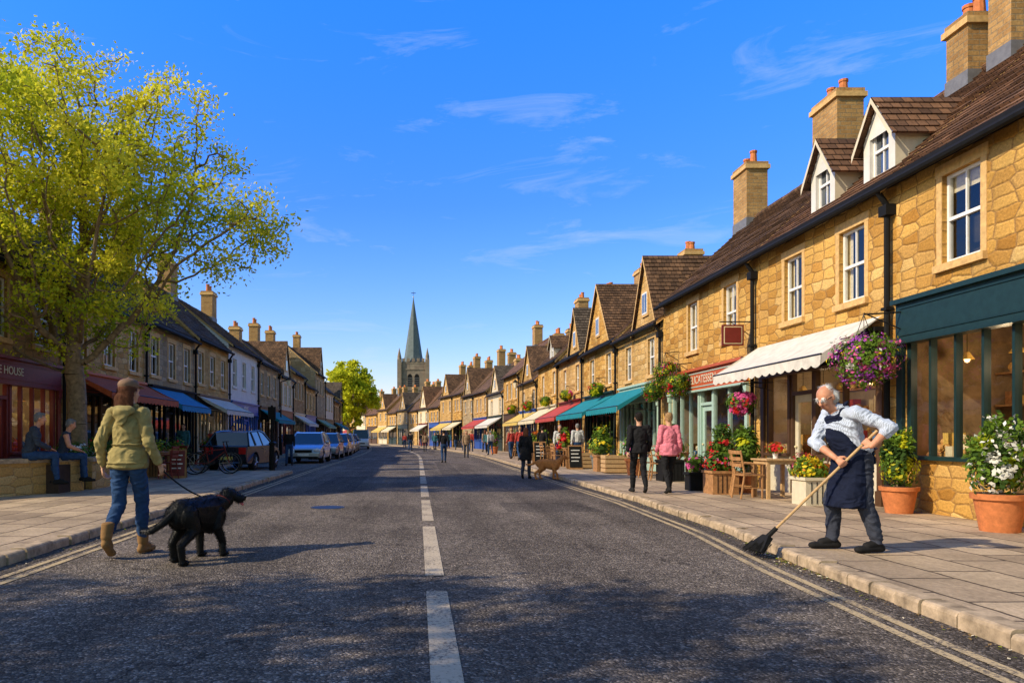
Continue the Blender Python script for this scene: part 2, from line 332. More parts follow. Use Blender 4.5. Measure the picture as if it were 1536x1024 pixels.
def tree(name,base,th,cc,cr,natt,seed,nleaf,ls,mats,tr,D=.26,lump=.25,sig=.17,rmax=.016,gapt=.45,wexp=1.0):
    r=np.random.default_rng(seed); base=np.array(base,float); cc=np.array(cc,float); cr=np.array(cr,float)
    d=r.normal(size=(natt*3,3)); d/=np.linalg.norm(d,axis=1)[:,None]
    rad=r.random(natt*3)**(1/2.3)
    lf=1-lump+lump*(np.sin(d[:,0]*4+seed)+np.cos(d[:,1]*5+2*seed)+np.sin(d[:,2]*6+d[:,0]*3)+1)*.5
    A=cc+d*(rad*lf)[:,None]*cr
    gap=np.sin(A[:,0]*1.9+seed)*np.sin(A[:,1]*1.7)*np.sin(A[:,2]*2.3+1)
    A=A[gap<gapt][:natt]
    N=[base.copy()]; par=[-1]; nch=[0]
    p=base.copy(); dirv=np.array([0.,0,1])
    while p[2]<base[2]+th:
        dirv+=r.normal(size=3)*.04; dirv/=np.linalg.norm(dirv); dirv[2]=max(dirv[2],.9)
        p=p+dirv*D; N.append(p.copy()); par.append(len(N)-2); nch.append(0)
    arr=np.array(N); first=max(1,len(N)-3)
    dd=np.linalg.norm(A[:,None]-arr[None,first:],axis=2); ni=dd.argmin(1)+first; nd_=dd.min(1); alive=np.ones(len(A),bool)
    for it in range(140):
        act=alive
        if act.sum()<10: break
        idx=ni[act]; vec=A[act]-np.array(N)[idx]; vec/=np.linalg.norm(vec,axis=1)[:,None]+1e-9
        uq,inv=np.unique(idx,return_inverse=True); sm=np.zeros((len(uq),3)); np.add.at(sm,inv,vec)
        new=[]
        for q,vv in zip(uq,sm):
            if nch[q]>=3: continue
            l=np.linalg.norm(vv)
            if l<1e-3: continue
            vv=vv/l+r.normal(size=3)*.16; vv[2]+=.05; vv/=np.linalg.norm(vv)
            new.append((N[q]+vv*D,q)); nch[q]+=1
        if not new: break
        s0=len(N)
        for a,q in new: N.append(a);par.append(q);nch.append(0)
        NA=np.array([a for a,_ in new])
        dd=np.linalg.norm(A[:,None]-NA[None],axis=2); m=dd.min(1); k=dd.argmin(1)+s0
        up=m<nd_; nd_[up]=m[up]; ni[up]=k[up]
        alive&=nd_>D*1.15
    N=np.array(N); n=len(N); w=np.zeros(n)
    for i in range(n-1,0,-1):
        if w[i]==0: w[i]=1
        w[par[i]]+=w[i]
    R=w**.46; R=R/R[1]*tr; R=np.maximum(R,.005*tr/.2)
    R[0]=R[1]*1.45
    if n>2: R[1]*=1.12
    V=[];F=[]
    for i in range(1,n):
        q=par[i]; a=N[q]; b=N[i]; ax=(b-a); ax/=np.linalg.norm(ax)+1e-9
        rf=np.array([1.,0,0]) if abs(ax[0])<.8 else np.array([0,1.,0])
        u=np.cross(ax,rf);u/=np.linalg.norm(u);v=np.cross(ax,u)
        k=10 if R[i]>.06 else 5
        r0=min(R[q],R[i]*1.25) if i>1 else R[q]; s0=len(V)
        for (c,rr) in ((a,r0),(b,R[i])):
            for j in range(k):
                t=2*math.pi*j/k; V.append(c+(u*math.cos(t)+v*math.sin(t))*rr)
        for j in range(k):
            j2=(j+1)%k; F.append((s0+j,s0+j2,s0+k+j2,s0+k+j))
    e=empty(name,(0,0,0))
    me=bpy.data.meshes.new('trunk_and_limbs'); me.from_pydata([tuple(x) for x in V],[],F); me.materials.append(M['bark'])
    me.polygons.foreach_set('use_smooth',[True]*len(F))
    o=bpy.data.objects.new('trunk_and_limbs',me); COL.objects.link(o); o.parent=e
    tips=N[(R<rmax)&(np.arange(n)>5)]
    if len(tips)<10: tips=N[n//3:]
    wt=r.random(len(tips))**wexp+.08; wt/=wt.sum()
    j=r.choice(len(tips),size=nleaf,p=wt); P=tips[j]+r.normal(size=(nleaf,3))*sig*np.array([1,1,.75])
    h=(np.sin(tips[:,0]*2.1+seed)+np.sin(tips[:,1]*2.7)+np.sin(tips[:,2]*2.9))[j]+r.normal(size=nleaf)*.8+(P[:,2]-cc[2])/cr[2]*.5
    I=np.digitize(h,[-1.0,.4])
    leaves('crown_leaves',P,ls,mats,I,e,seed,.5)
    return e
# ------------------------------------------------------------------ figures
def ico(n):
    bm=bmesh.new(); bmesh.ops.create_icosphere(bm,subdivisions=n,radius=1); a=np.array([v.co[:] for v in bm.verts]); bm.free(); return a
ICO={2:ico(2),3:ico(3)}
CLOTH={'olive','denim','navy','pink','shirt_blue','black_cloth','trouser_grey','shirt_grey','cloth_red','cloth_tan','cloth_teal','cloth_white'}
def v3(r): return np.array((r,r,r) if isinstance(r,(int,float)) else r,float)
def P(m,p0,r0,p1=None,r1=None,R=None):
    p0=np.array(p0,float); p1=p0 if p1 is None else np.array(p1,float)
    r0=v3(r0); r1=r0 if r1 is None else v3(r1)
    return dict(m=m,p0=p0,p1=p1,r0=r0,r1=r1,R=np.eye(3) if R is None else R)
def nearest(prims,c):
    n=len(c); best=np.full(n,1e9); bi=np.zeros(n,int); mats=[]
    for q in prims:
        m=q['m']
        if m not in mats: mats.append(m)
        d=q['p1']-q['p0']; L=d@d
        t=np.clip(((c-q['p0'])@d)/L,0,1) if L>1e-9 else np.zeros(n)
        cc=q['p0']+t[:,None]*d; rr=q['r0']+t[:,None]*(q['r1']-q['r0'])
        loc=(c-cc)@q['R']; k=np.linalg.norm(loc/rr,axis=1); dist=(k-1)*np.linalg.norm(loc,axis=1)/np.maximum(k,1e-6)
        u=dist<best; best[u]=dist[u]; bi[u]=mats.index(m)
    return bi,mats
def build_fig(name,prims,voxel,parent,ic=2,sm=2,fold=.006):
    V=[];F=[]
    U=ICO[ic]
    for q in prims:
        a=q['p0']+(U*q['r0'])@q['R'].T; pts=a
        if not np.allclose(q['p0'],q['p1']) : pts=np.concatenate([a,q['p1']+(U*q['r1'])@q['R'].T])
        bm=bmesh.new()
        for x in pts: bm.verts.new(x)
        rs=bmesh.ops.convex_hull(bm,input=bm.verts)
        dl=list({g for g in rs['geom_interior']+rs['geom_unused'] if isinstance(g,bmesh.types.BMVert)})
        if dl: bmesh.ops.delete(bm,geom=dl,context='VERTS')
        bm.verts.index_update(); s0=len(V)
        V.extend([v.co[:] for v in bm.verts]); F.extend([tuple(s0+v.index for v in f.verts) for f in bm.faces]); bm.free()
    me=bpy.data.meshes.new('tmp'); me.from_pydata(V,[],F)
    o=bpy.data.objects.new(name,me); COL.objects.link(o)
    r=o.modifiers.new('r','REMESH'); r.mode='VOXEL'; r.voxel_size=voxel
    s=o.modifiers.new('s','SMOOTH'); s.factor=.5; s.iterations=sm
    dg=bpy.context.evaluated_depsgraph_get(); me2=bpy.data.meshes.new_from_object(o.evaluated_get(dg))
    o.modifiers.clear(); o.data=me2; bpy.data.meshes.remove(me)
    if fold:
        nv=len(me2.vertices); co=np.empty(nv*3); me2.vertices.foreach_get('co',co); co=co.reshape(-1,3)
        no=np.empty(nv*3); me2.vertices.foreach_get('normal',no); no=no.reshape(-1,3)
        bi,mm=nearest(prims,co); isc=np.array([x in CLOTH for x in mm])[bi]
        amp=np.zeros(nv)
        for i in np.where(isc)[0]:
            p=co[i]; w=noise.noise(Vector((p[0]*4,p[1]*4,p[2]*4+5)))
            a=noise.noise(Vector((p[0]*9+w*2.2,p[1]*9+w*2,p[2]*15+w*2.5)))
            b=noise.noise(Vector((p[0]*20+w*3,p[1]*20,p[2]*26+9)))
            amp[i]=(1-abs(a)*3.6)*fold+b*fold*.7
        co+=no*amp[:,None]; me2.vertices.foreach_set('co',co.ravel()); me2.update()
    n=len(me2.polygons); c=np.empty(n*3); me2.polygons.foreach_get('center',c); c=c.reshape(-1,3)
    bi,mats=nearest(prims,c)
    me2.materials.clear()
    for m in mats: me2.materials.append(M[m])
    me2.polygons.foreach_set('material_index',bi.astype(np.int32)); me2.polygons.foreach_set('use_smooth',[True]*n)
    me2.name=name
    if parent: o.parent=parent
    return o
def rotm(yaw,pitch):
    cy,sy=math.cos(yaw),math.sin(yaw); cp,sp=math.cos(pitch),math.sin(pitch)
    return np.array([[cy,-sy,0],[sy,cy,0],[0,0,1]])@np.array([[1,0,0],[0,cp,-sp],[0,sp,cp]])
def head(c,yaw,pitch,skin,hair,style,hat=None,glasses=False):
    R=rotm(yaw,pitch); c=np.array(c,float); o=[]
    def A(m,a,ra,b=None,rb=None):
        o.append(P(m,c+R@np.array(a,float),ra,None if b is None else c+R@np.array(b,float),rb,R))
    A(skin,(0,-.012,.025),(.076,.094,.094)); A(skin,(0,.012,-.02),(.066,.074,.07),(0,.04,-.078),(.04,.037,.028))
    A(skin,(0,.083,.012),(.009,.012,.01),(0,.1,-.022),(.016,.015,.011))
    A(skin,(-.035,.07,.03),(.022,.012,.008),(.035,.07,.03),(.022,.012,.008))
    A(skin,(-.032,.06,-.02),(.024,.022,.024),(.032,.06,-.02),(.024,.022,.024))
    for s in (-1,1):
        A(skin,(s*.078,-.008,-.002),(.009,.018,.03)); A('eye_white',(s*.03,.077,.013),(.012,.007,.006)); A('eye_dark',(s*.03,.083,.013),(.006,.004,.005))
    A('lips',(0,.086,-.052),(.022,.008,.005))
    if style=='bald':
        A(hair,(-.052,-.045,.0),(.03,.055,.055),(.052,-.045,.0),(.03,.055,.055)); A(hair,(0,-.06,.03),(.062,.045,.06)); A(hair,(0,-.035,.095),(.05,.05,.02))
        for s in (-1,1): A(hair,(s*.032,.079,.038),(.018,.006,.004))
    elif style=='short':
        A(hair,(0,-.03,.04),(.085,.09,.09)); A(hair,(0,-.06,-.01),(.072,.05,.06)); A(hair,(0,.03,.095),(.06,.045,.028))
    else:
        A(hair,(0,-.03,.04),(.09,.094,.092)); A(hair,(0,-.055,.0),(.092,.062,.07),(0,-.07,-.13),(.1,.05,.05)); A(hair,(0,.03,.1),(.06,.045,.025))
    if style=='pony': A(hair,(-.02,-.1,-.05),(.075,.04,.05),(-.01,-.115,-.2),(.07,.035,.05))
    if hat:
        A(hat,(0,-.02,.08),(.094,.108,.066)); A(hat,(0,.08,.068),(.065,.05,.009),(0,.135,.055),(.052,.03,.008)); A(hat,(0,-.02,.15),(.012,.012,.008))
    if glasses:
        for s in (-1,1):
            for k in range(8):
                a=k*math.pi/4; b=(k+1)*math.pi/4
                A('glasses',(s*.032+.021*math.cos(a),.096,.012+.016*math.sin(a)),.003,(s*.032+.021*math.cos(b),.096,.012+.016*math.sin(b)),.003)
            A('glasses',(s*.054,.09,.016),.003,(s*.08,.0,.016),.003)
    return o
def hand(w,d,n,side,skin,curl=.5,s=1.0):
    w=np.array(w,float); d=np.array(d,float); d/=np.linalg.norm(d); n=np.array(n,float); n-=d*(n@d); n/=np.linalg.norm(n)
    t=np.cross(d,n); R=np.stack([t,d,n],1); o=[]
    o.append(P(skin,w+d*.018*s,(.024*s,.02*s,.015*s),w+d*.07*s,(.038*s,.02*s,.013*s),R))
    for i,(off,l) in enumerate(((-.03,.82),(-.0105,1.0),(.0105,1.05),(.03,.92))):
        if side<0: off=-off
        p=w+d*.078*s+t*off*s; a=0
        for k,(sl,rr) in enumerate(((.040,.0092),(.027,.0084),(.02,.0074))):
            a+=curl*(1.0,1.2,.9)[k]; dr=d*math.cos(a)+n*math.sin(a)+t*off*1.2*(1-min(1,curl)); q=p+dr*sl*l*s
            o.append(P(skin,p,rr*s,q,rr*.94*s)); p=q
    p=w+d*.022*s+t*side*.03*s; q=p+(t*side*.75+d*.6+n*.35)*.036*s; q2=q+(t*side*.1+d*.75+n*(.35+curl*.5))*.032*s
    o.append(P(skin,p,.014*s,q,.0115*s)); o.append(P(skin,q,.0112*s,q2,.009*s))
    return o
def human(J,C,fem=False,hy=0,hp=0,style='short',hat=None,glasses=False,curl=.45,extra=None,handn=None,coat=None,bulk=1.0,legb=1.0,rolled=False):
    o=[]; a=lambda *x,**k:o.append(P(*x,**k))
    top,sl,leg,shoe,skin,hair=C; g=J; b=bulk; lb=legb
    pe=np.array(g['pelvis']); ch=np.array(g['chest']); nk=np.array(g['neck']); hd=np.array(g['head'])
    wa=pe*.45+ch*.55; wa[2]=pe[2]*.6+ch[2]*.4
    hw=.155 if not fem else .16; sw=(.165 if not fem else .145)*b
    a(leg,pe+[0,0,-.03],(hw,.115,.09),pe+[0,0,.04],(hw*.95,.11,.06))
    a(top,pe+[0,0,.06],(hw*.98*b,.115*b,.06),wa,((.135 if fem else .15)*b,.11*b,.08)); a(top,wa,((.135 if fem else .15)*b,.11*b,.08),ch,(sw,.12*b,.12))
    a(top,ch,(sw,.115*b,.12),nk+[0,-.01,-.05],(.085,.065,.03))
    for s in ('L','R'):
        sh=np.array(g['sh'+s]);el=np.array(g['el'+s]);wr=np.array(g['wr'+s])
        a(top,sh,.064*b,ch+(nk-ch)*.6,(.08,.07,.05)); a(sl,sh,.062*b,el,.05*b)
        if rolled:
            a(sl,el,.052*b,el+(wr-el)*.26,.05*b); a(skin,el+(wr-el)*.2,.04,el+(wr-el)*.5,.037); a(skin,el+(wr-el)*.5,.037,wr,.025)
        else:
            a(sl,el,.05*b,el+(wr-el)*.85,.037*b); a(skin,el+(wr-el)*.75,.027,wr,.023)
        hip=np.array(g['hip'+s]);kn=np.array(g['kn'+s]);an=np.array(g['an'+s]);to=np.array(g['toe'+s])
        a(leg,hip,(.09*lb,.097,.09),kn,.066*lb); a(leg,kn,.064*lb,kn*.55+an*.45+[0,-.015,0],.06*lb); a(leg,kn*.55+an*.45+[0,-.015,0],.06*lb,an+[0,0,.03],.048*lb)
        hl=an+(to-an)*-.25; hl[2]=max(.042,an[2]-.05 if an[2]>.12 else .042)
        a(shoe,an+[0,0,.0],(.04,.045,.04),hl,(.038,.042,.038)); a(shoe,hl,(.037,.04,.036),to,(.043,.05,.033))
        a(shoe,an,(.04,.045,.04),an+(to-an)*.55+[0,0,.01],(.04,.04,.035))
        hn=(handn or {}).get(s,(-.9 if s=='R' else .9,.25,0)); hdir=(J.get('hd'+s) or (wr-el))
        o.extend(hand(wr,hdir,hn,1,skin,(J.get('curl'+s) or curl),1.0))
    if coat:
        z,rx,ry=coat; a(top,pe+[0,0,.08],(hw*1.1*b,.13*b,.06),(pe[0],pe[1]-.01,z+.03),(rx,ry,.03))
    a(skin,nk+[0,-.01,-.03],.057,hd+[0,-.02,-.07],.052); a(top,nk+[0,-.012,-.035],(.075,.07,.025))
    o.extend(head(hd,hy,hp,skin,hair,style,hat,glasses)); o.extend(extra or [])
    return o
def walkJ(st=.26,sg=1,arm=1.0,fem=False):
    w=.18 if not fem else .155
    J=dict(pelvis=(0,0,.95),chest=(0,.01,1.27),neck=(0,.01,1.46),head=(0,.035,1.61))
    for s,k in (('L',-1),('R',1)):
        fr=(k==sg); f=st if fr else -st*1.15
        J['hip'+s]=(k*.088,0,.91); J['sh'+s]=(k*w,0,1.40)
        if fr: J['kn'+s]=(k*.09,f*.55+.05,.5); J['an'+s]=(k*.085,f,.09); J['toe'+s]=(k*.1,f+.16,.036)
        else: J['kn'+s]=(k*.09,f*.3+.06,.5); J['an'+s]=(k*.085,f,.15); J['toe'+s]=(k*.1,f+.13,.036)
        J['el'+s]=(k*(w+.05),-f*.3*arm-.04,1.12); J['wr'+s]=(k*(w+.07),-f*.75*arm+.05,.88)
    return J
for n,c in dict(skin=(.55,.31,.2),skin_b=(.58,.27,.16),hair_white=(.66,.64,.6),hair_brown=(.13,.05,.025),hair_dark=(.02,.015,.012),hair_grey=(.2,.19,.18),hair_blond=(.42,.26,.12),
  eye_white=(.6,.55,.5),eye_dark=(.03,.03,.03),lips=(.42,.16,.12),glasses=(.03,.03,.03),
  cloth_red=(.4,.05,.04),cloth_tan=(.3,.2,.12),cloth_teal=(.04,.14,.16),cloth_white=(.5,.5,.48),boot_tan=(.24,.13,.05),shoe_black=(.015,.014,.014),cap=(.21,.13,.085),
  dog_black=(.010,.0095,.009),dog_tan=(.5,.2,.06),dog_nose=(.008,.008,.008),tongue=(.5,.12,.12),collar_dark=(.12,.02,.02)).items():
    S(n,c,var=.22,scale=16,bump=.25,rough=.5 if n=='dog_black' else (.5 if 'skin' in n else .85),spec=.2)
def cloth(name,c,stripe=False):
    m,nt=newmat(name); tc=nd(nt,'ShaderNodeTexCoord').outputs['Object']
    n1=nd(nt,'ShaderNodeTexNoise',{'Vector':tc,'Scale':9.0,'Detail':3.0,'Distortion':1.2}).outputs[0]
    n2=nd(nt,'ShaderNodeTexNoise',{'Vector':tc,'Scale':110.0,'Detail':3.0}).outputs[0]
    col=ramp(nt,n1,[(.3,tuple(x*.78 for x in c)),(.7,tuple(min(1,x*1.15) for x in c))])
    if stripe:
        w=nd(nt,'ShaderNodeTexWave',{'Vector':tc,'Scale':26.0,'Distortion':.8},bands_direction='X').outputs['Fac']
        col=mix(nt,1.0,col,ramp(nt,w,[(.35,.75),(.6,1.1)]),'MULTIPLY')
    h=mathn(nt,'ADD',n1,mathn(nt,'MULTIPLY',n2,.12))
    M[name]=finish(m,nt,col,.9,h,.6,.02,spec=.08)
cloth('olive',(.33,.265,.11)); cloth('denim',(.03,.065,.15)); cloth('navy',(.012,.016,.036)); cloth('pink',(.66,.2,.26)); cloth('shirt_blue',(.5,.56,.68),True)
cloth('black_cloth',(.018,.018,.02)); cloth('trouser_grey',(.045,.05,.07)); cloth('shirt_grey',(.045,.055,.075))
def person(name,J,C,loc,rz,sc=1,vox=.007,ic=2,strands=0,**k):
    e=empty(name,loc,rz,sc); o=build_fig('body',human(J,C,**k),vox,e,ic,2 if vox<.01 else 1)
    if strands: tufts(o,C[5],strands,.045,.0016,(0,-.5,-1),e,lift=.22,seed=3)
    return e
def dog(name,loc,rz,sc,fur,hyaw=0,vox=.007,tongue=False,collar='collar_dark',fat=1.0,hc=(0,.42,.67),tail=None,nf=0):
    o=[];a=lambda *x,**k:o.append(P(*x,**k)); f_=fat
    a(fur,(0,.2,.43),(.1*f_,.14,.155*f_),(0,-.05,.455),(.1*f_,.15,.125*f_)); a(fur,(0,-.05,.455),(.1*f_,.13,.122*f_),(0,-.28,.475),(.096*f_,.115,.112*f_))
    hcv=np.array(hc,float)
    a(fur,(0,.24,.48),(.085*f_,.1,.115),hcv+[0,-.03,-.04],(.07*f_,.07,.07)); R=rotm(hyaw,-.12); c=hcv
    def A(m,p,r,q=None,rq=None): o.append(P(m,c+R@np.array(p,float),r,None if q is None else c+R@np.array(q,float),rq,R))
    A(fur,(0,.015,.015),(.076,.09,.068)); A(fur,(0,.07,.0),(.05,.04,.045),(0,.16,-.012),(.036,.03,.031)); A(fur,(0,.07,-.03),(.034,.04,.018),(0,.14,-.048),(.026,.02,.012))
    A('dog_nose',(0,.188,.004),(.017,.012,.014))
    if tongue: A('tongue',(0,.14,-.052),(.018,.03,.008),(0,.165,-.078),(.016,.015,.01))
    for s in (-1,1):
        A(fur,(s*.07,-.01,.05),(.016,.036,.022),(s*.088,.012,-.04),(.014,.034,.026)); A('eye_dark',(s*.036,.084,.034),(.009,.007,.008))
        f=.05*s; g=1+(f_-1)*.8
        a(fur,(s*.075*g,.2,.42),(.05*g,.08,.1),(s*.082*g,.15,.31),(.042*g,.05,.05)); a(fur,(s*.082*g,.15,.31),(.038*g,.045,.045),(s*.08*g,.2+f,.15),.03*g)
        a(fur,(s*.08*g,.2+f,.15),.03*g,(s*.08*g,.2+f,.05),.028*g); a(fur,(s*.08*g,.2+f,.032),(.036,.036,.03),(s*.08*g,.25+f,.026),(.038,.034,.024))
        h=-.07*s
        a(fur,(s*.065*g,-.26,.46),(.066*g,.11,.11),(s*.085*g,-.17+h*.5,.33),(.05*g,.068,.068)); a(fur,(s*.085*g,-.17+h*.5,.33),(.048*g,.062,.06),(s*.084*g,-.34+h,.19),(.031*g,.036,.032))
        a(fur,(s*.084*g,-.34+h,.19),.03*g,(s*.084*g,-.315+h,.05),.027*g); a(fur,(s*.084*g,-.315+h,.032),(.036,.036,.03),(s*.084*g,-.265+h,.025),(.037,.034,.024))
    tl=tail or [(0,-.35,.53),(0,-.47,.46),(0,-.6,.43),(0,-.68,.46)]; tr=[.04,.034,.03,.016]
    for i in range(3): a(fur,tl[i],tr[i],tl[i+1],tr[i+1])
    q=hcv*.55+np.array((0,.24,.48))*.45; dv=hcv-np.array((0,.24,.48)); a(collar,q,(.082*f_,.088,.011),R=rotm(0,-math.atan2(dv[1],dv[2])))
    e=empty(name,loc,rz,sc); b=build_fig('body',o,vox,e,2,2,0)
    if nf: tufts(b,fur,nf,.03,.0022,(0,-1,-.55),e,'fur',.3,5)
    return e
def tube(name,pts,r,m,parent=None):
    b=MB()
    for p,q in zip(pts,pts[1:]): b.cyl(p,q,r,r,m,6,False)
    o=b.obj(name,parent); merge_smooth(o); return o
def sag(p,q,s,n=10):
    p=Vector(p);q=Vector(q); return [p.lerp(q,i/n)-Vector((0,0,s*4*(i/n)*(1-i/n))) for i in range(n+1)]
# ------------------------------------------------------------------ street geometry
def interp(x,xs,ys): return float(np.interp(x,xs,ys))
def cR(Y): return -max(0,Y-40)**2/490
def kR(Y): return interp(Y,[-30,4,7,9.5,14,20,40],[3.3,3.45,3.68,4.0,4.2,4.15,4.1])+cR(Y)
def kL(Y): return -4.0-.015*max(0,min(Y-7,20))-max(0,Y-45)**2/1000
def XR(Y): return 7.7+cR(Y)
def cen(Y): return .15-max(0,Y-40)**2/640
XL=-9.3
YS=list(np.arange(-14,20,.8))+list(np.arange(20,60,2.))+list(np.arange(60,172,4.))
def strip(name,f0,f1,z,m,ys=YS):
    b=MB()
    for a,c in zip(ys,ys[1:]):
        pts=[(f0(a),a,z),(f1(a),a,z),(f1(c),c,z),(f0(c),c,z)]; b.face(pts,m,[(p[0],p[1]) for p in pts])
    return b.obj(name)
b=MB(); b.face([(-2500,-600,-.03),(2500,-600,-.03),(2500,3500,-.03),(-2500,3500,-.03)],'grass'); b.obj('ground')
strip('road',lambda y:kL(y)-.02,lambda y:kR(y)+.02,0,'asphalt')
b=MB()
for x0,x1,y0,y1 in ((-2.6,-1.5,16.5,23),(1.5,3.1,12.2,14.0),(.8,1.5,24,37),(-3.4,-2.7,9.5,12.2)):
    pts=[(x0,y0,.002),(x1,y0+.05,.002),(x1-.04,y1,.002),(x0+.03,y1-.04,.002)]; b.face(pts,'asphalt_patch')
b.obj('road_repair_patches')
wob=lambda y:.03*math.sin(y*1.3)+.02*math.sin(y*3.1)
strip('road_gutter',lambda y:kR(y)-.2+wob(y),lambda y:kR(y)+.018,.003,'asphalt_patch',[y for y in YS if y<60])
strip('road_gutter',lambda y:kL(y)-.018,lambda y:kL(y)+.2+wob(y),.003,'asphalt_patch',[y for y in YS if y<25])
strip('pavement',lambda y:kR(y)+.14,lambda y:XR(y)+.3,.10,'flagstones')
ys=[y for y in YS if y<=25]+[25]
strip('pavement',lambda y:-22,lambda y:kL(y)-.14,.10,'flagstones',sorted(set(ys)))
strip('parking_bay',lambda y:-8.2,lambda y:kL(y)-.016,.004,'asphalt_bay',[25]+[y for y in YS if 25<y<92]+[92])
strip('pavement',lambda y:-9.6,lambda y:-8.2,.10,'flagstones',[25]+[y for y in YS if 25<y<92]+[92])
strip('pavement',lambda y:-40,lambda y:kL(y)-.14,.10,'flagstones',[92]+[y for y in YS if y>92])
def kerbs(name,f,side,y0,y1,ln):
    b=MB(); y=y0
    while y<y1:
        L=ln*random.uniform(.7,1.25); a=y+.008; c=min(y+L-.008,y1); xa,xc=f(a),f(c)
        dz=random.uniform(-.011,.011); dx=random.uniform(-.018,.018); w=.17*side; bv=.03
        zt=.108+dz
        A=[(xa+dx,a),(xc+dx*.4,c)]
        pr=[(0,-.05),(0,zt-bv),(bv*.35*side,zt-bv*.3),(bv*side,zt),(w,zt)]
        for k in range(4):
            p,q=pr[k],pr[k+1]
            b.face([(A[0][0]+p[0],a,p[1]),(A[1][0]+p[0],c,p[1]),(A[1][0]+q[0],c,q[1]),(A[0][0]+q[0],a,q[1])],'kerb_stone')
        b.face([(A[0][0]+p[0],a,p[1]) for p in pr]+[(A[0][0]+w,a,-.05)],'kerb_stone')
        y+=L
    return b.obj(name)
kerbs('kerb',kR,1,-6,60,.45); kerbs('kerb',kR,1,60,170,3); kerbs('kerb',kL,-1,-6,25,.5); kerbs('kerb',kL,-1,92,160,3)
b=MB()
b.box(-8.2,kL(25)-.15,24.85,25.0,-.05,.108,'kerb_stone')
b.box(-8.2,-8.06,25.0,92,-.02,.108,'kerb_stone'); b.obj('kerb')
def line(xf,w,y0,y1,m,step=.8):
    b=MB(); y=y0
    while y<y1-1e-6:
        c=min(y1,y+step); pts=[(xf(y)-w/2,y,.006),(xf(y)+w/2,y,.006),(xf(c)+w/2,c,.006),(xf(c)-w/2,c,.006)]
        b.face(pts,m,[(p[0],p[1]) for p in pts]); y=c
    return b
def addm(B,b2):
    o=len(B.v); B.v+=b2.v; B.f+=[tuple(i+o for i in f) for f in b2.f]; B.uv+=b2.uv
    for m in b2.mats:
        if m not in B.mats: B.mats.append(m)
    B.m+=[B.mats.index(b2.mats[i]) for i in b2.m]
bb=MB(); y=2.3
while y<125:
    addm(bb,line(cen,.17,y,y+3.62,'line_white',1.3)); y+=4.3
bb.obj('centre_line_marking')
bb=MB()
for o in (.30,.45):
    addm(bb,line(lambda y:kR(y)-o,.07,-6,110,'line_yellow')); addm(bb,line(lambda y:kL(y)+o,.07,-6,100,'line_yellow'))
bb.obj('edge_line_marking')
b=MB(); b.cyl((-1.6,13,.0),(-1.6,13,.007),.3,.3,'metal_dark',20); b.obj('manhole_cover')
r=np.random.default_rng(8); yy=np.concatenate([r.uniform(2,16,500),r.normal(7.4,.5,260)]); xx=np.array([kR(y) for y in yy])-np.abs(r.normal(0,.07,len(yy)))-.015
yl=r.uniform(5,22,300); xl=np.array([kL(y) for y in yl])+np.abs(r.normal(0,.08,300))+.015
pts=np.stack([np.concatenate([xx,xl]),np.concatenate([yy,yl]),np.full(len(xx)+300,.012)],1)
leaves('leaf_litter',pts,.014,['leaf_dry','leaf_mid','goods_cream'],r.choice(3,len(pts),p=[.6,.2,.2]),None,3,6)
# ------------------------------------------------------------------ houses
def awning(par,u0,u1,zt,proj,zf,m):
    b=MB(); n=max(4,int((u1-u0)/.28)); du=(u1-u0)/n; mat=M[m]
    for i in range(n):
        a=u0+i*du;c=a+du; sg=.03
        b.face([(-.05,a,zt),(-.05,c,zt),(-proj*.5,c,(zt+zf)/2-sg),(-proj*.5,a,(zt+zf)/2-sg)],mat)
        b.face([(-proj*.5,a,(zt+zf)/2-sg),(-proj*.5,c,(zt+zf)/2-sg),(-proj,c,zf),(-proj,a,zf)],mat)
        k=4; pts=[(-proj-.005,a,zf)]+[(-proj-.01,a+du*j/k,zf-.17-.05*math.sin(math.pi*j/k)) for j in range(k+1)]+[(-proj-.005,c,zf)]
        b.face(pts,mat)
    for u in (u0,u1): b.face([(-.05,u,zt),(-proj,u,zf),(-proj,u,zf-.17),(-.4,u,zt-.28)],mat)
    b.cyl((-proj,u0,zf),(-proj,u1,zf),.018,.018,'metal_dark',6)
    for u in (u0+.05,u1-.05): b.cyl((-.05,u,zf-.15),(-proj+.03,u,zf-.02),.014,.014,'metal_dark',5)
    b.obj('awning',par)
def goods(b,u0,u1,z,x,kinds,step=.2,r=.1):
    u=u0+.12
    while u<u1-.1:
        k=random.choice(kinds); s=r*random.uniform(.6,1.3)
        if random.random()<.6:
            b.ell((x+random.uniform(-.08,.08),u,z+s*.8),(s*.8,s*.9,s*.85),k,7,5)
            if random.random()<.6: b.ell((x-.02,u,z+s*1.9),(s*.5,s*.5,s*.5),k,6,4)
        else: b.box(x-s*.7,x+s*.7,u-s*.7,u+s*.7,z,z+s*random.uniform(1.2,3),k)
        u+=step*random.uniform(.7,1.3)
